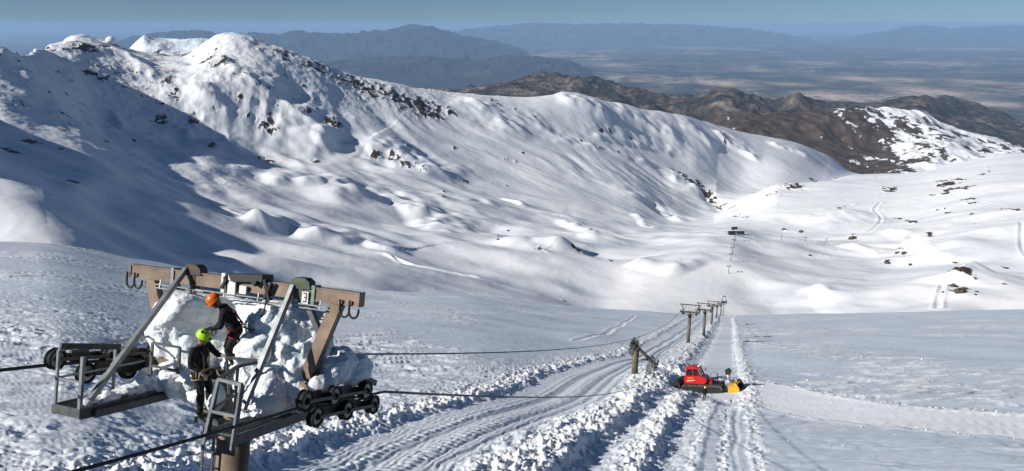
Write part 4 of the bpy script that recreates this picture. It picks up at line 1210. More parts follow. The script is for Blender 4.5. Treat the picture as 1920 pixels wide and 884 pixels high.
def lump(name, balls, voxel, amp, matl, label, cat, carve=(), seed=0, blocky=.5, group=None):
    """balls [(centre in tower frame, radii)] fused into one skin and broken up; carve = hollows [(centre, radius, depth)]"""
    m = MB()
    for k, (c, r) in enumerate(balls): m.ball(c, r, 3)
    o = m.build(name, matl)
    md = o.modifiers.new("r", 'REMESH'); md.mode = 'VOXEL'; md.voxel_size = voxel
    me = evaluated_mesh(o, name); o.modifiers.clear(); old = o.data; o.data = me; bpy.data.meshes.remove(old)
    if not me.materials: me.materials.append(matl)
    off = Vector((seed * 3.1, seed * 1.7, seed * 2.3))
    n = len(me.vertices); co = np.empty(n * 3, np.float32); me.vertices.foreach_get("co", co); co = co.reshape(-1, 3)
    no = np.empty(n * 3, np.float32); me.vertices.foreach_get("normal", no); no = no.reshape(-1, 3)
    out = co.copy()
    for i in range(n):
        p = Vector(co[i]) + off
        d = .55 * mnoise.noise(p * 1.5) + .35 * mnoise.noise(p * 3.4)
        for f_, k_ in ((1.25, 1.15), (3.1, .26), (6.5, .2), (13.0, .09)):
            c_ = mnoise.voronoi(p * f_)[1][0]
            h_ = mnoise.noise_vector(c_ * 17.3 + Vector((.37, .11, .73)))
            d += blocky * k_ * (1.6 * (p * f_ - c_).dot(h_) + .9 * mnoise.noise(c_ * 9.7 + Vector((.5, .2, .9))))
        d += .06 * mnoise.noise(p * 13)
        out[i] += no[i] * d * amp
    for c, r, depth in carve:
        c = np.array(c); dd = np.linalg.norm((co - c) / np.array(r), axis=1)
        k = np.clip(1 - dd, 0, 1); k = k * k * (3 - 2 * k)
        out[:, 1] += k * depth
    me.vertices.foreach_set("co", out.ravel())
    me.polygons.foreach_set("use_smooth", np.ones(len(me.polygons), bool))
    me.update()
    o.matrix_world = T1
    return tag(o, label, cat, group)

lump("ice_mass", [((-1.05, .55, -.75), (.95, .75, .72)), ((-1.3, .5, -1.5), (.85, .75, .75)), ((-.2, .6, -.75), (.95, .7, .68)), ((.7, .55, -.8), (.95, .75, .70)), ((1.15, .45, -1.25), (.62, .7, .80)), ((.3, .5, -1.6), (1.1, .8, .75)), ((-.9, .3, -2.0), (.6, .6, .45)), ((.95, .0, -1.75), (.55, .6, .6)), ((.6, -.35, -1.2), (.42, .35, .42)), ((-.95, -.05, -1.75), (.55, .45, .45)), ((-.5, .0, -2.1), (.5, .4, .35)), ((.45, -.1, -1.65), (.45, .4, .4)), ((.32, -.25, -1.42), (.3, .3, .22)), ((1.3, .1, -1.55), (.5, .5, .5)), ((-1.75, .35, -1.2), (.62, .65, .75)), ((-1.35, -.1, -1.95), (.5, .45, .4)), ((-1.45, .2, -.65), (.6, .6, .5))],
     .032, .27, ICE, "big block of white and pale blue ice packed under the tower's top beam", "ice", carve=[((-.62, -.15, -.80), (.80, 1.3, .80), .85)], seed=1, blocky=.42)
lump("snow_pile", [((1.2, -.55, -1.95), (.34, .45, .36)), ((1.05, -.1, -1.85), (.40, .5, .45)), ((.85, -.6, -2.05), (.28, .35, .28)), ((1.35, .1, -2.0), (.35, .5, .3))], .03, .22, PACKED,
     "lump of broken snow on the right catwalk behind its rails", "snow pile", seed=2, blocky=.6)
lump("snow_pile", [((1.95, .55, -1.35), (.36, .55, .34)), ((2.05, 1.1, -1.5), (.30, .40, .26)), ((1.95, .1, -1.55), (.25, .35, .2))], .03, .20, PACKED,
     "rounded heap of snow sitting on top of the right-hand sheaves", "snow pile", seed=3, blocky=.4)
lump("snow_pile", [((-1.7, -.1, -2.0), (.34, .7, .25)), ((-1.75, -.9, -2.12), (.24, .5, .12)), ((-1.72, -1.6, -2.16), (.2, .45, .07)), ((-1.55, .4, -1.8), (.45, .6, .4))], .03, .16, PACKED,
     "thin drift of snow lying along the left catwalk", "snow pile", seed=4, blocky=.5)

# ================================================================ PEOPLE
CLOTH = mat("black_workwear", (.018, .018, .021), .85, 0, (5, .5), .25, (24, .35, .02))
SKIN = mat("weathered_skin", (.32, .17, .11), .55, 0, (9, .15), .35)
GLOVE = mat("grey_work_gloves", (.24, .23, .20), .8, 0, (14, .3), .3)
BOOT = mat("black_boots", (.015, .014, .013), .6, 0, (8, .3), .3)
LIME = mat("lime_helmet_shell", (.42, .78, .015), .3, 0, (4, .06), .5)
ORANGE = mat("orange_helmet_shell", (.72, .14, .012), .32, 0, (4, .08), .5)
STRAP = mat("tan_webbing", (.28, .21, .12), .75, 0, (20, .25))
STRAP_RED = mat("red_webbing", (.22, .02, .02), .75, 0, (20, .25))
HIVIS = mat("yellow_helmet_shell", (.8, .62, .03), .35, 0, (4, .08))

def person(name, M_, J, head_dir, helmet, label, gloves=GLOVE, voxel=.011, strapm=None, chin=0.0, fine=True):
    """J: joints in metres (x forward, y left, z up). One skin over trunk, limbs, hands and head."""
    root = empty(name, label=label, cat="person"); root.matrix_world = M_
    V = {k: Vector(v) for k, v in J.items()}
    bm = bmesh.new()
    hc = V['head']
    def sweep(a, b, ra, rb, mtx=None, n=None):
        """row of overlapping ellipsoids from a to b, fused later; ra, rb = (fore-aft, sideways)"""
        L = (b - a).length; n = n or max(3, int(L / .022))
        for k in range(n + 1):
            f = k / n; p = a.lerp(b, f); r0 = ra[0] * (1 - f) + rb[0] * f; r1 = ra[1] * (1 - f) + rb[1] * f
            bmesh.ops.create_icosphere(bm, subdivisions=2, radius=1, matrix=Matrix.Translation(p) @ Matrix.Diagonal((r0, r1, min(r0, r1) * .9, 1)))
    mid = V['pelvis'].lerp(V['chest'], .45)
    sweep(V['pelvis'] - Vector((0, 0, .03)), mid, (.125, .165), (.115, .155)); sweep(mid, V['chest'], (.115, .155), (.130, .185))
    top = V['chest'].lerp(V['neck'], .6)
    sweep(V['chest'], top, (.130, .185), (.095, .15)); sweep(top, V['neck'], (.09, .12), (.062, .064)); sweep(V['neck'], V['neck'].lerp(hc, .6), (.062, .062), (.056, .056))
    for s in 'LR':
        sweep(top, V['sh' + s], (.085, .085), (.084, .084))
        sweep(V['sh' + s], V['el' + s], (.080, .080), (.058, .058)); sweep(V['el' + s], V['el' + s].lerp(V['wr' + s], .35), (.058, .058), (.056, .056)); sweep(V['el' + s].lerp(V['wr' + s], .35), V['wr' + s], (.056, .056), (.044, .044))
        h = V['hip' + s]
        sweep(V['pelvis'].lerp(h, .6), h, (.125, .12), (.118, .105)); sweep(h, V['kn' + s], (.115, .105), (.074, .072)); c = V['kn' + s].lerp(V['an' + s], .35)
        sweep(V['kn' + s], c, (.074, .072), (.080, .076)); sweep(c, V['an' + s], (.080, .076), (.064, .062))
    o = bpy.data.objects.new("body", bpy.data.meshes.new("body")); COL.objects.link(o)
    # head
    hd_ = Vector(head_dir).normalized(); side = Vector((0, 0, 1)).cross(hd_).normalized(); upv = hd_.cross(side).normalized()
    HM = Matrix((hd_, side, upv)).transposed().to_4x4(); HM.translation = hc
    def blob(c, r, mtx, sub=2):
        bmesh.ops.create_icosphere(bm, subdivisions=sub, radius=1, matrix=mtx @ Matrix.Translation(Vector(c)) @ Matrix.Diagonal((*r, 1)))
    blob((0, 0, .01), (.098, .078, .115), HM, 3); blob((.03, 0, -.06), (.065, .058, .062), HM, 3)
    blob((.098, 0, -.02), (.020, .014, .026), HM); blob((.10, 0, -.035), (.016, .018, .012), HM)
    blob((.078, 0, -.075), (.020, .026, .010), HM); blob((.085, 0, .015), (.014, .05, .012), HM); blob((.072, 0, -.108), (.022, .024, .018), HM)
    for s in (1, -1): blob((-.005, s * .08, -.015), (.022, .012, .032), HM)
    # hands
    hands = []
    for s in 'LR':
        w = V['wr' + s]; d = V.get('hd' + s, (w - V['el' + s])).normalized(); n = Vector((0, 0, 1)).cross(d)
        if n.length < .2: n = Vector((0, 1, 0))
        n.normalize(); pn = d.cross(n).normalized()
        PM = Matrix((d, n, pn)).transposed().to_4x4(); PM.translation = w
        blob((.055, 0, 0), (.058, .046, .022), PM); blob((.01, 0, 0), (.04, .038, .034), PM)
        def finger(p0, ang, lens, r, sg):
            p = Vector(p0); a = ang; dirv = Vector((1, 0, 0))
            for L in lens:
                q = p + Vector((math.cos(a), dirv.y * .0 + sg * .05, -math.sin(a))) * L
                for f in np.linspace(0, 1, 5): blob(p.lerp(q, float(f)), (r, r, r), PM, 1)
                p = q; a += .6
        for i, (y, Ls) in enumerate(((.034, (.042, .028, .02)), (.012, (.048, .031, .022)), (-.012, (.045, .029, .021)), (-.033, (.036, .023, .018)))):
            finger((.098, y, 0), .35 + .06 * i, Ls, .0105 if fine else .012, 0)
        sg = 1 if s == 'R' else -1
        p = Vector((.03, sg * .04, -.005)); q = p + Vector((.035, sg * .03, -.02)); r_ = q + Vector((.032, sg * .004, -.022))
        for A_, B_ in ((p, q), (q, r_)):
            for f in np.linspace(0, 1, 5): blob(A_.lerp(B_, float(f)), (.0125, .0125, .0125), PM, 1)
        hands.append(w + d * .07)
    # boots
    for s in 'LR':
        a = V['an' + s]; fdir = V.get('ft' + s, Vector((1, 0, 0))).normalized()
        ys = Vector((0, 0, 1)).cross(fdir).normalized()
        FM = Matrix((fdir, ys, fdir.cross(ys))).transposed().to_4x4(); FM.translation = a
        blob((.05, 0, -.06), (.15, .052, .045), FM, 3); blob((-.02, 0, -.02), (.07, .058, .08), FM, 3)
    me3 = bpy.data.meshes.new("body"); bm.to_mesh(me3); bm.free()
    o.data = me3
    md = o.modifiers.new("r", 'REMESH'); md.mode = 'VOXEL'; md.voxel_size = voxel; md.use_smooth_shade = True
    me4 = evaluated_mesh(o, "body"); o.modifiers.clear(); o.data = me4
    me4.materials.clear()
    for mm in (CLOTH, SKIN, gloves, BOOT): me4.materials.append(mm)
    nv = len(me4.vertices); co = np.empty(nv * 3, np.float32); me4.vertices.foreach_get("co", co); co = co.reshape(-1, 3)
    no = np.empty(nv * 3, np.float32); me4.vertices.foreach_get("normal", no); no = no.reshape(-1, 3)
    hl = (co - np.array(hc)) @ np.array(HM.to_3x3())
    isface = (np.linalg.norm(hl / np.array([.125, .10, .15]), axis=1) < 1) & (hl[:, 2] > -.135)
    ish = np.zeros(nv, bool)
    for c, s in zip(hands, 'LR'):
        ish |= (np.linalg.norm(co - np.array(c), axis=1) < .125) & (((co - np.array(V['wr' + s])) @ np.array((c - V['wr' + s]).normalized())) > -.02)
    isb = np.zeros(nv, bool)
    for s in 'LR': isb |= (np.linalg.norm(co - np.array(V['an' + s]), axis=1) < .22) & (co[:, 2] < V['an' + s].z + .10)
    bs = bmesh.new(); bs.from_mesh(me4)
    bs.verts.ensure_lookup_table(); soft = [v for v in bs.verts if not (isface[v.index] or ish[v.index])]
    for _ in range(5): bmesh.ops.smooth_vert(bs, verts=soft, factor=.5, use_axis_x=True, use_axis_y=True, use_axis_z=True)
    bs.to_mesh(me4); bs.free()
    buf = np.empty(nv * 3, np.float32); me4.vertices.foreach_get("co", buf); co = buf.reshape(-1, 3)
    # folds of the cloth
    f = np.zeros(nv)
    for i in range(nv):
        if not (isface[i] or ish[i] or isb[i]):
            p = Vector(co[i]); f[i] = mnoise.noise(Vector((p.x * 9, p.y * 9, p.z * 16))) * .012 + mnoise.noise(p * 22) * .004
    me4.vertices.foreach_set("co", (co + no * f[:, None]).ravel())
    mi = np.zeros(nv, np.int32); mi[isb] = 3; mi[isface] = 1; mi[ish] = 2
    for p in me4.polygons: p.material_index = int(mi[p.vertices[0]]); p.use_smooth = True
    me4.update(); o.parent = root; o.name = "body"
    # helmet
    m = MB()
    prof = [(-.035, .125), (-.03, .133), (-.02, .125), (.03, .122), (.065, .108), (.095, .08), (.115, .045), (.122, .004)]
    n = 28; rings = []
    for z, r in prof: rings.append(m._v([Vector((math.cos(2 * math.pi * k / n) * r * 1.13 - .005, math.sin(2 * math.pi * k / n) * r * .93, z + .055 + (.012 * math.cos(2 * math.pi * k / n) if z < 0 else 0) * -1)) for k in range(n)]))
    for A_, B_ in zip(rings[:-1], rings[1:]):
        for k in range(n): m._f([A_[k], A_[(k + 1) % n], B_[(k + 1) % n], B_[k]], True)
    m._f(rings[-1], True); m._f(rings[0][::-1])
    m.prism([(.10, -.075), (.155, -.05), (.168, 0), (.155, .05), (.10, .075)], 'z', .018, .028)
    for y in (-.05, 0, .05): m.tube([(-.11, y, .12), (-.03, y, .172 - abs(y) * .35), (.07, y, .155 - abs(y) * .3)], .008, 6)
    he = m.build("helmet", helmet, root, xf=HM)
    m = MB(); m.tube([(.02, .088, .02), (.03, .075, -.06), (.05, .03, -.115), (.05, -.03, -.115), (.03, -.075, -.06), (.02, -.088, .02)], .006, 6); m.build("chin_strap", BLACKPAINT, he, xf=HM)
    m = MB(); m.tube([(.138, .03, .062), (.138, -.03, .062)], .014, 6); m.build("helmet_clip", BLACKPAINT, he, xf=HM)
    # harness
    if strapm:
        m = MB()
        def ring(c, ax, ra, rb, r=.012, n=20):
            c = Vector(c); ax = Vector(ax).normalized(); s_ = Vector((0, 1, 0)); u_ = s_.cross(ax).normalized(); s_ = ax.cross(u_)
            m.tube([c + u_ * (ra * math.cos(2 * math.pi * k / n)) + s_ * (rb * math.sin(2 * math.pi * k / n)) for k in range(n + 1)], r, 6, cap=False)
        ax = V['chest'] - V['pelvis']
        ring(V['pelvis'].lerp(V['chest'], .12), ax, .150, .185, .022)
        for s in 'LR': ring(V['hip' + s].lerp(V['kn' + s], .28), V['hip' + s] - V['kn' + s], .112, .112, .016)
        m.tube([V['pelvis'] + Vector((.15, .06, .02)), V['chest'] + Vector((.14, .09, .05)), V['chest'] + Vector((.02, .11, .19)), V['chest'] + Vector((-.13, .05, .05)), V['pelvis'] + Vector((-.15, 0, .05))], .013, 6)
        m.tube([V['pelvis'] + Vector((.15, -.06, .02)), V['chest'] + Vector((.14, -.09, .05)), V['chest'] + Vector((.02, -.11, .19)), V['chest'] + Vector((-.13, -.05, .05)), V['pelvis'] + Vector((-.15, 0, .05))], .013, 6)
        for a in (0.6, -.4, 1.4): m.tube([V['pelvis'] + Vector((.10 * math.cos(a) + .05, -.17, .02 + .02 * a)), V['pelvis'] + Vector((.10 * math.cos(a) + .05, -.20, -.10))], .014, 6)
        m.build("harness", strapm, root)
    return root

def pmat(pos, facing):
    f = Vector(facing); f.z = 0; f.normalize(); l = Vector((0, 0, 1)).cross(f)
    m = Matrix((f, l, Vector((0, 0, 1)))).transposed().to_4x4(); m.translation = pos
    return m
FA = w1(-.29, -.42, -2.44)
person("person", pmat(FA, (.90, -.32, 0)), dict(pelvis=(-.02, 0, .94), chest=(.03, 0, 1.24), neck=(.06, 0, 1.45), head=(.13, 0, 1.60),
       shL=(.05, .19, 1.38), elL=(.20, .27, 1.16), wrL=(.40, .18, 1.20), shR=(.03, -.19, 1.38), elR=(.0, -.27, 1.12), wrR=(.20, -.22, .98), hdR=(.6, .1, -.5),
       hipL=(-.02, .10, .90), knL=(.05, .12, .50), anL=(-.02, .12, .10), hipR=(-.02, -.10, .90), knR=(.04, -.11, .50), anR=(-.03, -.11, .10)),
       (.90, .10, -.42), LIME, "worker in black with a lime helmet and tan harness standing on the tower ladder", strapm=STRAP)
FB = w1(.22, -.30, -1.52)
person("person", pmat(FB, (-.95, -.28, 0)), dict(pelvis=(-.10, 0, .84), chest=(.03, 0, 1.12), neck=(.13, 0, 1.31), head=(.23, 0, 1.42),
       shL=(.09, .19, 1.23), elL=(.17, .26, .99), wrL=(.36, .20, .96), shR=(.09, -.19, 1.23), elR=(.12, -.27, .97), wrR=(.28, -.18, .84),
       hipL=(-.09, .10, .80), knL=(.08, .13, .46), anL=(-.06, .13, .10), hipR=(-.09, -.10, .80), knR=(.10, -.12, .46), anR=(-.05, -.12, .10)),
       (.82, .12, -.62), ORANGE, "worker in black with an orange helmet bending over the ice below the beam", strapm=STRAP_RED, gloves=CLOTH)
# safety line and the hand tool
m = MB(); P = [w1(.72, -.14, -.02), w1(.72, -.2, -.35), w1(.55, -.25, -.72), FB + Vector((.12, -.05, .95))]
q = [P[0].lerp(P[1], k / 6) for k in range(6)] + [P[1].lerp(P[2], k / 6) for k in range(6)] + [P[2].lerp(P[3], k / 6) for k in range(7)]
m.tube(q, .014, 6); tag(m.build("safety_line", BLACKPAINT), "black safety line from the beam down to the orange-helmeted worker", "rope")
HT = FA + Vector((.55, .02, 1.22))
hx = empty("hatchet", label="hatchet with a yellow handle held out by the lime-helmeted worker", cat="hatchet"); hx.location = HT
m = MB(); m.tube([(-.02, 0, .16), (.0, 0, 0), (.05, -.01, -.22)], [.017, .015, .018], 8); m.build("handle", mat("yellow_handle", (.45, .30, .05), .5, 0, (10, .2)), hx)
m = MB(); m.prism([(-.03, -.03), (.03, -.03), (.11, -.06), (.115, .05), (.03, .025), (-.03, .03)], 'y', -.016, .016); m.build("blade", GALV, hx, xf=Matrix.Translation((.05, -.01, -.22)))
# ================================================================ SNOW GROOMER
RED = mat("red_bodywork", (.50, .008, .012), .32, 0, (1.2, .12), .5)
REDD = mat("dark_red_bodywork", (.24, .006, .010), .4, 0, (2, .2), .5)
GLASS = mat("cab_glass", (.012, .014, .018), .08, 0, (2, .3), .8)
YEL = mat("yellow_blower_paint", (.52, .30, .015), .45, 0, (1.5, .25), .4)
BLK = mat("black_machinery", (.014, .014, .015), .6, .1, (6, .5), .4)
SILV = mat("bare_metal", (.45, .46, .47), .4, .6, (6, .2), .5)
TRK = mat("track_rubber", (.02, .02, .02), .8, 0, (6, .4), .3)
DECAL = mat("white_lettering", (.75, .72, .7), .5, 0, (6, .1))
LAMP = mat("lamp_glass", (.75, .72, .60), .2, 0, (6, .1), .6)
AMBER = mat("amber_beacon", (.8, .30, .02), .25, 0, (6, .1), .6)

GROUSER = mat("grouser_steel", (.34, .33, .32), .5, .5, (8, .4), .5)
gp = hit(1326, 737, 40, 300)
gl = hit(1268, 722, 40, 300)
ghead = Vector((.90, -.40, 0)).normalized()
gx = ghead.copy(); gx.z = (ground_near(gp.x + ghead.x * 2.2, gp.y + ghead.y * 2.2) - ground_near(gp.x - ghead.x * 2.2, gp.y - ghead.y * 2.2)) / 4.4
gx.normalize(); gs = Vector((-ghead.y, ghead.x, 0))
gs.z = (ground_near(gp.x + gs.x * 1.5, gp.y + gs.y * 1.5) - ground_near(gp.x - gs.x * 1.5, gp.y - gs.y * 1.5)) / 3.0 * .8
gz = gx.cross(gs).normalized(); gs = gz.cross(gx).normalized()
GM = Matrix((gx, gs, gz)).transposed().to_4x4(); GM.translation = at(1320, 738, gp.y + 1.2) 
GM.translation.z = ground_near(GM.translation.x, GM.translation.y) + .05
groomer = empty("snow_groomer", label="red snow groomer with black tracks and a yellow snow blower working beside the wrecked tower", cat="snow groomer")
groomer.matrix_world = GM
# local frame: x forward (to the blower), y left, z up
for s in (-1, 1):
    y0, y1 = (.55, 2.05) if s > 0 else (-2.05, -.55)
    prof = [(-2.55, .55), (-2.3, .18), (-1.9, .02), (1.9, .02), (2.35, .2), (2.7, .62), (2.55, .95), (2.2, 1.05), (-2.1, 1.0), (-2.5, .85)]
    m = MB(); n = len(prof)
    m.prism(prof, 'y', y0, y1)
    tr = m.build("track", TRK, groomer)
    m = MB()                                             # grousers round the loop
    pts = []
    for a, b in zip(prof, prof[1:] + prof[:1]):
        L = math.hypot(b[0] - a[0], b[1] - a[1]); k = max(1, int(round(L / .24)))
        for i in range(k): pts.append((a[0] + (b[0] - a[0]) * i / k, a[1] + (b[1] - a[1]) * i / k, math.atan2(b[1] - a[1], b[0] - a[0])))
    for x, z, a in pts:
        nx, nz = math.sin(a), -math.cos(a)
        m.bar((x + nx * .03, y0 - .02, z + nz * .03), (x + nx * .03, y1 + .02, z + nz * .03), .07, .14, up=(nx, 0, nz))
    m.build("grousers", GROUSER, tr)
    for x, z, r in ((-2.15, .58, .40), (-1.25, .42, .34), (-.4, .42, .34), (.45, .42, .34), (1.3, .42, .34), (2.2, .60, .38)):
        yo = y0 if s < 0 else y1
        m = MB(); m.lathe((x, yo, z), (0, 1, 0), [(-.04, r * .3), (-.04, r), (.04, r), (.04, r * .3)], 18)
        m.lathe((x, yo, z), (0, 1, 0), [(-.06, r * .2), (-.06, r * .42), (.06, r * .42), (.06, r * .2)], 12)
        m.build("track_wheel", BLK, tr)
m = MB(); m.box((-2.5, -.56, .55), (2.6, .56, 1.12)); m.box((-2.45, -1.95, 1.06), (-.55, 1.95, 1.16)); m.box((.9, -1.9, 1.06), (2.3, 1.9, 1.12)); m.build("chassis", BLK, groomer, .02)
# cab: red below, glass, red roof
m = MB()
m.prism([(-1.35, 1.16), (1.25, 1.16), (1.55, 1.35), (1.62, 1.75), (1.3, 2.05), (.9, 2.12), (-1.35, 2.12)], 'y', -1.22, 1.22)
m.prism([(-1.25, 2.12), (.85, 2.12), (.80, 2.2), (-1.2, 2.2)], 'y', -1.15, 1.15)
cab = m.build("cab", RED, groomer, .06)
m = MB(); m.prism([(-1.15, 2.18), (.82, 2.18), (.42, 3.08), (-.95, 3.08)], 'y', -1.06, 1.06); m.build("cab_glass", GLASS, cab, .04)
m = MB(); m.prism([(-1.15, 3.08), (.62, 3.08), (.50, 3.30), (.25, 3.38), (-.95, 3.38), (-1.1, 3.28)], 'y', -1.12, 1.12); m.build("roof", RED, cab, .05)
for s in (-1, 1):
    y = s * 1.09
    for a_, b_, w_ in (((.86, y, 2.16), (.44, y, 3.1), .10), ((-1.17, y, 2.16), (-.97, y, 3.1), .10), ((-.18, y, 2.16), (-.22, y, 3.1), .09)):
        m = MB(); m.bar(a_, b_, w_); m.build("cab_pillar", RED, cab)
for s in (-1, 1):
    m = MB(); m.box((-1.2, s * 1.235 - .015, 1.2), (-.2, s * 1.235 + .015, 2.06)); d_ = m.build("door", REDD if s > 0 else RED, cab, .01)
    m = MB(); m.bar((-.35, s * 1.27, 1.8), (-.35, s * 1.27, 1.98), .03); m.build("handle", BLK, d_)
    m = MB()                                             # pale lettering block and stripe on the flank
    x = -1.0
    for w_ in (.10, .06, .12, .08, .10, .05, .11, .09):
        m.bar((x, s * 1.258, 1.52 + (x + 1) * .10), (x + w_, s * 1.258, 1.52 + (x + w_ + 1) * .10), .008, .13, up=(0, 0, 1)); x += w_ + .045
    m.build("lettering", DECAL, cab)
    m = MB(); m.prism([(-.9, 1.78), (-.1, 1.9), (-.1, 2.0), (-.9, 2.0)], 'y', s * 1.228, s * 1.254) ; m.build("stripe", YEL, cab)
    m = MB(); m.bar((.78, s * 1.1, 2.7), (1.05, s * 1.45, 2.75), .04); m.box((1.0, s * 1.45 - .12, 2.5), (1.06, s * 1.45 + .12, 2.95)); m.build("mirror", BLK, cab)
    m = MB(); m.box((1.5, s * .85 - .17, 1.48), (1.64, s * .85 + .17, 1.68)); m.build("headlight", LAMP, cab, .02)
m = MB()
for y in (-.8, -.3, .3, .8): m.box((.42, y - .1, 3.38), (.58, y + .1, 3.55))
m.build("work_lamps", LAMP, cab, .01)
m = MB(); m.lathe((-.6, .7, 3.38), (0, 0, 1), [(0, .10), (.12, .10), (.2, .06)], 14); m.build("beacon", AMBER, cab)
# bonnet behind the glass and load bed with its rails
m = MB(); m.box((1.62, -.8, 1.12), (2.35, .8, 1.5)); m.box((1.7, -.5, 1.5), (2.2, .5, 1.72)); m.build("engine_cover", REDD, groomer, .05)
m = MB()
for y in (-1.15, 1.15):
    m.bar((-2.4, y, 1.95), (-1.4, y, 1.95), .05); m.bar((-2.4, y, 1.15), (-2.4, y, 1.95), .05); m.bar((-1.9, y, 1.15), (-1.9, y, 1.95), .05)
m.bar((-2.4, -1.15, 1.95), (-2.4, 1.15, 1.95), .05); m.build("bed_rail", BLK, groomer)
# tiller carried at the back
til = MB(); til.prism([(-3.95, .6), (-3.6, 1.5), (-3.1, 1.62), (-2.75, 1.2), (-2.8, .6), (-3.3, .35)], 'y', -2.1, 2.1); til = til.build("tiller", BLK, groomer, .05)
m = MB()
for k in range(9):
    y = -1.9 + 3.8 * k / 8; m.lathe((-3.4, y - .06, .75), (0, 1, 0), [(0, .1), (0, .42), (.12, .42), (.12, .1)], 12)
m.build("tiller_drum", STEEL_DARK, til)
m = MB(); m.bar((-2.9, -.6, 1.0), (-2.2, -.5, 1.0), .16); m.bar((-2.9, .6, 1.0), (-2.2, .5, 1.0), .16); m.bar((-3.1, 0, 1.55), (-2.3, 0, 1.2), .12); m.bar((-3.2, -1.6, 1.5), (-3.75, -1.9, 2.1), .07); m.bar((-3.2, 1.6, 1.5), (-3.75, 1.9, 2.1), .07)
m.build("tiller_arms", BLK, til)
m = MB()                                                 # comb flap trailing on the snow
m.prism([(-4.6, .08), (-3.85, .62), (-3.85, .7), (-4.65, .14)], 'y', -2.2, 2.2); m.build("flap", RUBBER, til)
# snow blower at the front
bl = MB()
bl.prism([(3.55, .05), (3.5, 1.0), (3.75, 1.45), (4.45, 1.5), (4.75, 1.42), (4.45, 1.36), (3.95, 1.28), (3.72, .95), (3.75, .22), (4.7, .06), (4.7, .0), (3.6, .0)], 'y', -1.75, 1.75)
bl = bl.build("snow_blower", YEL, groomer, .02)
for s in (-1, 1):
    m = MB(); m.prism([(3.52, .0), (3.48, 1.02), (3.75, 1.5), (4.5, 1.55), (4.95, .9), (4.95, .0)], 'y', s * 1.78 - .03, s * 1.78 + .03); m.build("side_plate", YEL, bl)
m = MB()
for y0, y1, sg in ((-1.7, 0, 1), (1.7, 0, -1)):           # spiral augers
    P = []
    for k in range(60):
        f = k / 59; a = f * 2 * math.pi * 4 * sg; P.append((4.35 + .42 * math.cos(a), y0 + (y1 - y0) * f, .58 + .42 * math.sin(a)))
    m.tube(P, .05, 6)
m.bar((4.35, -1.75, .58), (4.35, 1.75, .58), .12); m.build("auger", STEEL_DARK, bl)
m = MB(); m.prism([(2.95, .95), (3.55, .8), (3.55, 1.6), (3.2, 1.75), (2.95, 1.5)], 'y', -.6, .1); m.lathe((3.3, -.25, 1.35), (1, 0, 0), [(-.35, .2), (-.35, .52), (.22, .52), (.22, .2)], 18); m.build("blower_housing", SILV, bl, .02)
m = MB(); m.tube([(3.35, -.3, 1.6), (3.33, -.28, 2.1), (3.30, -.22, 2.5)], [.22, .21, .20], 14); m.build("chute", SILV, bl)
m = MB(); m.prism([(3.02, 2.45), (3.55, 2.4), (3.75, 2.85), (3.35, 3.25), (2.95, 3.0)], 'y', -.55, .1); m.build("chute_hood", BLK, bl, .03)
m = MB(); m.bar((2.5, -.55, .85), (3.5, -.7, .6), .18); m.bar((2.5, .55, .85), (3.5, .7, .6), .18); m.bar((2.45, -.3, 1.25), (3.5, -.5, 1.25), .13); m.bar((2.45, .4, 1.25), (3.5, .6, 1.25), .13); m.tube([(2.5, .1, 1.4), (2.9, .15, 1.9), (3.2, .2, 1.6), (3.5, .4, 1.5)], .05, 8); m.tube([(2.5, -.1, 1.4), (2.9, -.45, 1.8), (3.3, -.65, 1.5)], .05, 8); m.box((2.75, .3, 1.15), (3.15, 1.0, 1.75))
m.build("lift_arms", BLK, bl)
m = MB(); m.box((3.60, -1.3, 1.5), (3.95, 1.3, 1.56)); m.box((3.9, .25, 1.5), (4.3, .75, 1.85)); m.build("blower_drive", SILV, bl, .01)

# the cab sits towards the tiller, the open deck towards the blower
for o_ in [cab] + list(cab.children_recursive): o_.data.transform(Matrix.Translation((-1.0, 0, 0)))
for o_ in groomer.children:
    if o_.name.startswith("engine_cover"): o_.data.transform(Matrix.Translation((-1.05, 0, 0)))
    if o_.name.startswith("bed_rail"): o_.data.transform(Matrix.Translation((4.1, 0, -.3)))
m = MB(); m.tube([(1.7, .9, 1.15), (1.7, .9, 2.3)], .05, 8)
for k in range(24):
    a = 2 * math.pi * k / 24; b = 2 * math.pi * (k + 1) / 24
    m.bar((1.2 + .42 * math.cos(a), .9, 2.0 + .42 * math.sin(a)), (1.2 + .42 * math.cos(b), .9, 2.0 + .42 * math.sin(b)), .04)
m.build("cable_guide", BLK, groomer)
ps = hit(1320, 751, 40, 300)
person("person", pmat(ps, (.3, -.9, 0)), dict(pelvis=(0, 0, .93), chest=(.01, 0, 1.24), neck=(.02, 0, 1.46), head=(.05, 0, 1.61),
       shL=(.02, .19, 1.39), elL=(-.02, .27, 1.12), wrL=(.08, .25, .88), shR=(.02, -.19, 1.39), elR=(-.02, -.27, 1.12), wrR=(.08, -.25, .88),
       hipL=(0, .10, .90), knL=(.03, .12, .50), anL=(-.02, .13, .10), hipR=(0, -.10, .90), knR=(.05, -.12, .50), anR=(0, -.14, .10)),
       (1, 0, -.2), HIVIS, "person in dark clothes with a yellow helmet standing in the snow before the red groomer", voxel=.02, fine=False)
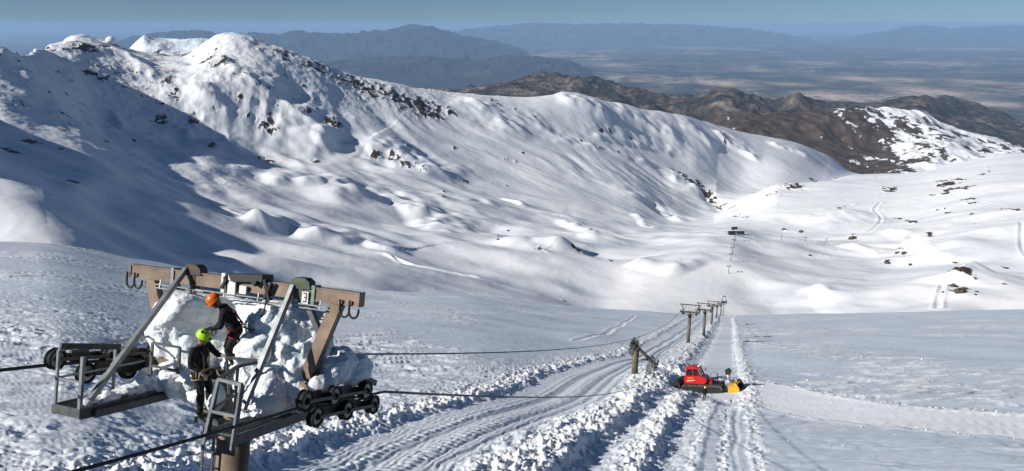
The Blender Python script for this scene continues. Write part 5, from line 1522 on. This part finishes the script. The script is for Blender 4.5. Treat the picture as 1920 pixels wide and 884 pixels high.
# ================================================================ FAR SMALL THINGS
def small_lift_tower(name, h, w):
    r = empty(name)
    m = MB(); m.tube([(0, 0, 0), (0, 0, h)], [.45, .32], 12); m.build("pole", GALV_DARK, r)
    m = MB(); m.box((-w, -.25, h - .3), (w, .25, h + .25)); m.bar((-w, 0, h + .2), (-w * .5, 0, h + 1.6), .3); m.bar((w, 0, h + .2), (w * .5, 0, h + 1.6), .3); m.bar((-w * .6, 0, h + 1.6), (w * .6, 0, h + 1.6), .25); m.build("crossarm", GALV_DARK, r)
    for s in (-1, 1):
        m = MB(); m.bar((s * w, -2.2, h + .1), (s * w, 2.2, h - .2), .35, .7)
        for l in (-1.8, -.6, .6, 1.8): m.lathe((s * w, l, h + .2 - l * .07), (1, 0, 0), [(-.15, .1), (-.15, .38), (.15, .38), (.15, .1)], 12)
        m.build("sheave_train", STEEL_DARK, r)
    return r
def ground_at(px, py):
    p = hit(px, py, 620, 5000); return p
pt = small_lift_tower("lift_tower", 11, 2.6); KIDS = kid_map(); first = True
for px, py, sc_, lab in ((1366, 514, 1.0, "lowest of the small lift towers in the dip beyond the brow, T-shaped"),
                         (1370, 490, 1.0, "small lift tower just above the lowest one in the dip beyond the brow"),
                         (1373, 477, 1.0, "middle small lift tower in the row leading to the dark station huts"),
                         (1376, 462, 1.0, "small lift tower third below the dark station huts"),
                         (1378, 452, 1.0, "topmost small lift tower, right below the dark station huts")):
    g = ground_at(px, py); o = pt if first else copy_tree(pt, KIDS); first = False
    o.location = g - Vector((0, 0, .5)); o.rotation_euler = (0, 0, R(-4)); tag(o, lab, "lift tower", "small lift towers beyond the brow")
# tower standing past the brow with its head above the slope
g = ground_at(1357, 577); Yb = 700.0; t_, e_ = te(1357, 577)
o = copy_tree(pt, KIDS); o.location = (float(t_) * Yb, Yb, float(e_) * Yb - 1.0); o.rotation_euler = (0, 0, R(-8)); o.scale = (.8, .8, .8)
o.location.z = ground_mid(o.location.x, o.location.y) - .5
hgt = float(te(1357, 560)[1]) * Yb - o.location.z
o.scale = (.8, .8, max(.5, hgt / 12.0)); tag(o, "tall thin lift tower rising past the brow behind the row of chairlift towers", "lift tower", "small lift towers beyond the brow")

# drag lift in the right-hand basin
def tbar_tower(name):
    r = empty(name)
    m = MB(); m.tube([(0, 0, 0), (0, 0, 9)], [.4, .28], 10); m.build("pole", GALV_DARK, r)
    m = MB(); m.box((-1.9, -.2, 8.6), (1.9, .2, 9.1)); m.box((-2.1, -.8, 8.3), (-1.7, .8, 8.7)); m.box((1.7, -.8, 8.3), (2.1, .8, 8.7)); m.build("crossarm", STEEL_DARK, r)
    return r
tb = tbar_tower("drag_lift_tower"); KIDS = kid_map(); first = True
for px, py, lab in ((1465, 451, "slim drag lift tower farthest left in the white basin"), (1510, 454, "slim drag lift tower between the left one and the fenced station"), (1549, 456, "drag lift tower standing in the fenced station"), (1605, 452, "drag lift tower nearest the dark rock band, right of the fenced station")):
    g = ground_at(px, py); o = tb if first else copy_tree(tb, KIDS); first = False
    o.location = g - Vector((0, 0, .4)); o.rotation_euler = (0, 0, R(20)); tag(o, lab, "lift tower", "drag lift towers in the basin")
fr = empty("station_fence", label="short dark fence of posts and rails at the drag lift station", cat="fence")
a = ground_at(1533, 458); b = ground_at(1574, 459); fr.location = a
d = b - a; 
m = MB()
for k in range(11):
    p = d * (k / 10); p.z = ground_mid(a.x + p.x, a.y + p.y) - a.z
    m.tube([p, p + Vector((0, 0, (6.5, 4.2, 4.2, 5.5, 3, 5, 3, 3, 5, 2.4, 2.2)[k]))], .3, 6)
m.build("posts", STEEL_DARK, fr)
m = MB(); z0 = 3.6
m.bar((0, 0, z0), (d.x * .45, d.y * .45, d.z * .45 + z0), .3); m.bar(d * .5 + Vector((0, 0, 2.4)), d + Vector((0, 0, 1.8)), .3); m.build("rail", STEEL_DARK, fr)

# dark station huts at the top of the small lift
HUTW = mat("dark_timber", (.035, .03, .028), .8, 0, (.6, .4), .3)
HUTR = mat("snowy_roof", (.80, .83, .86), .7, 0, (.5, .08), .2)
HUTG = mat("hut_window", (.02, .025, .03), .15, 0, (1, .3), .6)
def hut(name, L, W, H, lab):
    r = empty(name, label=lab, cat="building", group="station huts")
    m = MB(); m.box((-L / 2, -W / 2, -1), (L / 2, W / 2, H)); m.build("wall", HUTW, r)
    m = MB(); m.prism([(-W / 2 - .6, H), (W / 2 + .6, H), (W / 2 + .6, H + .4), (0, H + W * .22), (-W / 2 - .6, H + .4)], 'x', -L / 2 - .6, L / 2 + .6); m.build("roof", HUTW, r)
    for k in range(3):
        x = -L / 2 + L * (k + .5) / 3; m = MB(); m.box((x - .7, -W / 2 - .06, H * .4), (x + .7, -W / 2 + .02, H * .75)); m.build("window", HUTG, r)
    return r
for px, py, L, W, H, rz, lab in ((1372, 440, 12, 8, 5, .2, "left dark hut with a low roof at the top of the small lift"), (1388, 440, 15, 8, 5.5, -.1, "wide dark hut at the top of the small lift, right of the others"), (1377, 431, 11, 7, 4.5, .1, "small dark hut just uphill of the two larger lift huts")):
    h_ = hut("station_hut", L, W, H, lab); h_.location = ground_at(px, py); h_.rotation_euler = (0, 0, rz)

# snow-crusted dome on the summit
sd = at(205, 76, 2205); Zs = ground_mid(sd.x, sd.y)
dm_ = empty("summit_dome", label="rounded snow-crusted dome building on the far left summit", cat="building"); dm_.location = (sd.x, sd.y, Zs - 2)
DOME = mat("rimed_wall", (.78, .82, .86), .7, 0, (.3, .08), .2, (.6, .6, .8))
m = MB(); m.lathe((0, 0, 0), (0, 0, 1), [(0, 15), (6, 15), (6.3, 16), (7.3, 16)], 28); m.build("wall", DOME, dm_)
m = MB(); m.lathe((4, 0, 7.3), (0, 0, 1), [(0, 14), (4, 13.2), (8, 10.8), (11, 7), (12.6, 2.5), (12.9, .3)], 28); m.build("dome", DOME, dm_)

# ================================================================ LOOSE ROCKS AND BROKEN SNOW
ROCKM = mat("brown_rock", (.085, .062, .046), .85, 0, (.35, .5), .3, (.9, .9, .8))
def boulder(px, py, s, lab, grp=None):
    g = ground_at(px, py)
    m = MB(); m.ball((0, 0, 0), (s, s * .8, s * .62), 4)
    for v in m.bm.verts:
        p = v.co * (2.2 / s) + Vector((px, py, 0)); q = mnoise.voronoi(p)[0][0]
        v.co *= 1 + .5 * (q - .35) + .22 * mnoise.noise(p * 2.7)
    o = m.build("boulder", ROCKM); o.location = g + Vector((0, 0, s * .1)); o.rotation_euler = (0, 0, px * .7)
    tag(o, lab, "boulder", grp)
for a in ((1800, 549, 6.0, "largest brown boulder of the outcrop beside the right-hand track"), (1788, 538, 4.0, "boulder on the upper part of the outcrop beside the right-hand track"), (1809, 543, 3.2, "small boulder on the right side of the outcrop by the track"),
          (1769, 549, 2.0, "lone dark boulder at the very edge of the right-hand track"), (1829, 553, 1.6, "small dark boulder alone in the snow right of the outcrop"), (1743, 444, 4.0, "lone dark boulder in the middle of the smooth right-hand snowfield"),
          (1683, 476, 4.0, "left boulder of the close pair on the right-hand hump"), (1696, 477, 4.4, "right boulder of the close pair on the right-hand hump"), (1663, 494, 4.5, "flat dark boulder below the close pair on the hump"), (1707, 498, 3.2, "single boulder at the foot of the right-hand hump"),
          (953, 434, 2.6, "dark boulder lying by the faint track in the centre of the bowl"), (934, 450, 2.2, "dark boulder on the near side of the centre of the bowl"), (832, 370, 4, "dark boulder alone at the foot of the rocky knoll"),
          (1470, 432, 5, "dark boulder on the rim left of the drag lift basin"), (1502, 436, 5, "dark boulder on the rim above the middle of the drag lift basin"), (1598, 449, 7, "dark rock standing beside the rightmost drag lift tower")):
    boulder(*a)

rng = random.Random(5)
BR = snow_chunk_material("broken_snow", False)
def chunk_protos():
    out = []
    for k in range(14):
        bm = bmesh.new()
        for i in range(rng.randint(9, 15)):
            v = Vector((rng.gauss(0, 1), rng.gauss(0, 1), rng.gauss(0, 1))).normalized() * rng.uniform(.75, 1.1); bm.verts.new(v)
        r = bmesh.ops.convex_hull(bm, input=bm.verts[:])
        bmesh.ops.delete(bm, geom=[v for v in bm.verts if not v.link_faces], context='VERTS')
        bmesh.ops.triangulate(bm, faces=bm.faces[:]); bmesh.ops.subdivide_edges(bm, edges=bm.edges[:], cuts=1, use_grid_fill=True)
        for v in bm.verts: v.co *= 1 + .12 * mnoise.noise(v.co * 2.3 + Vector((k * 5.1, 0, 0)))
        bmesh.ops.triangulate(bm, faces=bm.faces[:])
        bm.verts.index_update()
        out.append((np.array([v.co[:] for v in bm.verts], np.float32), np.array([[v.index for v in f.verts] for f in bm.faces], np.int32))); bm.free()
    return out
PROT = chunk_protos()
VV = []; FF = []; nv = 0
def chunk(x, y, s, sink=.25):
    global nv
    v, f = PROT[rng.randrange(14)]
    a, b, c = rng.random() * 6.3, rng.random() * 6.3, rng.random() * 6.3
    Rm = np.array((Matrix.Rotation(a, 3, 'X') @ Matrix.Rotation(b, 3, 'Y') @ Matrix.Rotation(c, 3, 'Z')))
    sc3 = np.array([s * rng.uniform(.6, 1.6), s * rng.uniform(.6, 1.3), s * rng.uniform(.35, 1.0)])
    VV.append((v * sc3) @ Rm.T + np.array([x, y, ground_near(x, y) + s * sink])); FF.append(f + nv); nv += len(v)
def along(P, n, off, spread, s0, s1, ymax=330):
    P = np.array(P); seg = np.hypot(*np.diff(P, axis=0).T); cum = np.concatenate([[0], np.cumsum(seg)])
    k = 0
    while k < n:
        # nearer stretches carry more of the visible pieces
        q = cum[-1] * rng.random() ** 1.7
        i = min(int(np.searchsorted(cum, q)) - 1, len(seg) - 1); i = max(i, 0); f = (q - cum[i]) / max(seg[i], 1e-6)
        p = P[i] * (1 - f) + P[i + 1] * f; d = (P[i + 1] - P[i]) / max(seg[i], 1e-6); nr = np.array([d[1], -d[0]])
        o = off + rng.gauss(0, spread); p = p + nr * o
        k += 1
        if p[1] < 26 or p[1] > ymax or abs(p[0] / p[1]) > .95: continue
        if perlin(np.array([p[0] / 3.0]), np.array([p[1] / 4.0]), 91)[0] < rng.uniform(-.45, .35): continue
        s = s0 * (s1 / s0) ** (rng.random() ** 4.0)
        chunk(p[0], p[1], s)
along(TR_L, 2000, -1.2, 1.1, 0.034, 0.156)
along(TR_L, 900, -3.5, 3.0, 0.027, 0.120)
along(TR_R, 1900, 2.6, 2.0, 0.034, 0.204)
along(RID2, 1600, -1.5, 1.8, 0.034, 0.192)
along(RID2, 700, 3.0, 1.8, 0.031, 0.132, 95)
along(RID3, 900, -1.0, 1.3, 0.034, 0.168)
along(RUB, 900, 0, .9, 0.031, 0.132)
along(CAT_U, 900, -.7, 1.0, 0.031, 0.132)
along(CAT_L, 300, .8, .8, 0.027, 0.084)
for P in (LANE, LANEB): along(P, 260, 0, 1.6, 0.023, 0.078)
for k in range(260):                                      # scattered lumps on the open crust
    y = math.exp(rng.uniform(math.log(28), math.log(200))); x = y * rng.uniform(-.75, .75); chunk(x, y, rng.uniform(.04, .16))
me = bpy.data.meshes.new("snow_chunks")
V_ = np.concatenate(VV).astype(np.float32); F_ = np.concatenate(FF).astype(np.int32)
me.vertices.add(len(V_)); me.vertices.foreach_set("co", V_.ravel()); me.loops.add(F_.size); me.loops.foreach_set("vertex_index", F_.ravel())
me.polygons.add(len(F_)); me.polygons.foreach_set("loop_start", np.arange(0, F_.size, 3, dtype=np.int32)); me.polygons.foreach_set("loop_total", np.full(len(F_), 3, np.int32))
me.polygons.foreach_set("use_smooth", np.zeros(len(F_), bool)); me.update(calc_edges=True); me.materials.append(BR)
o = bpy.data.objects.new("snow_chunks", me); COL.objects.link(o); tag(o, kind="stuff")
bpy.context.view_layer.update()
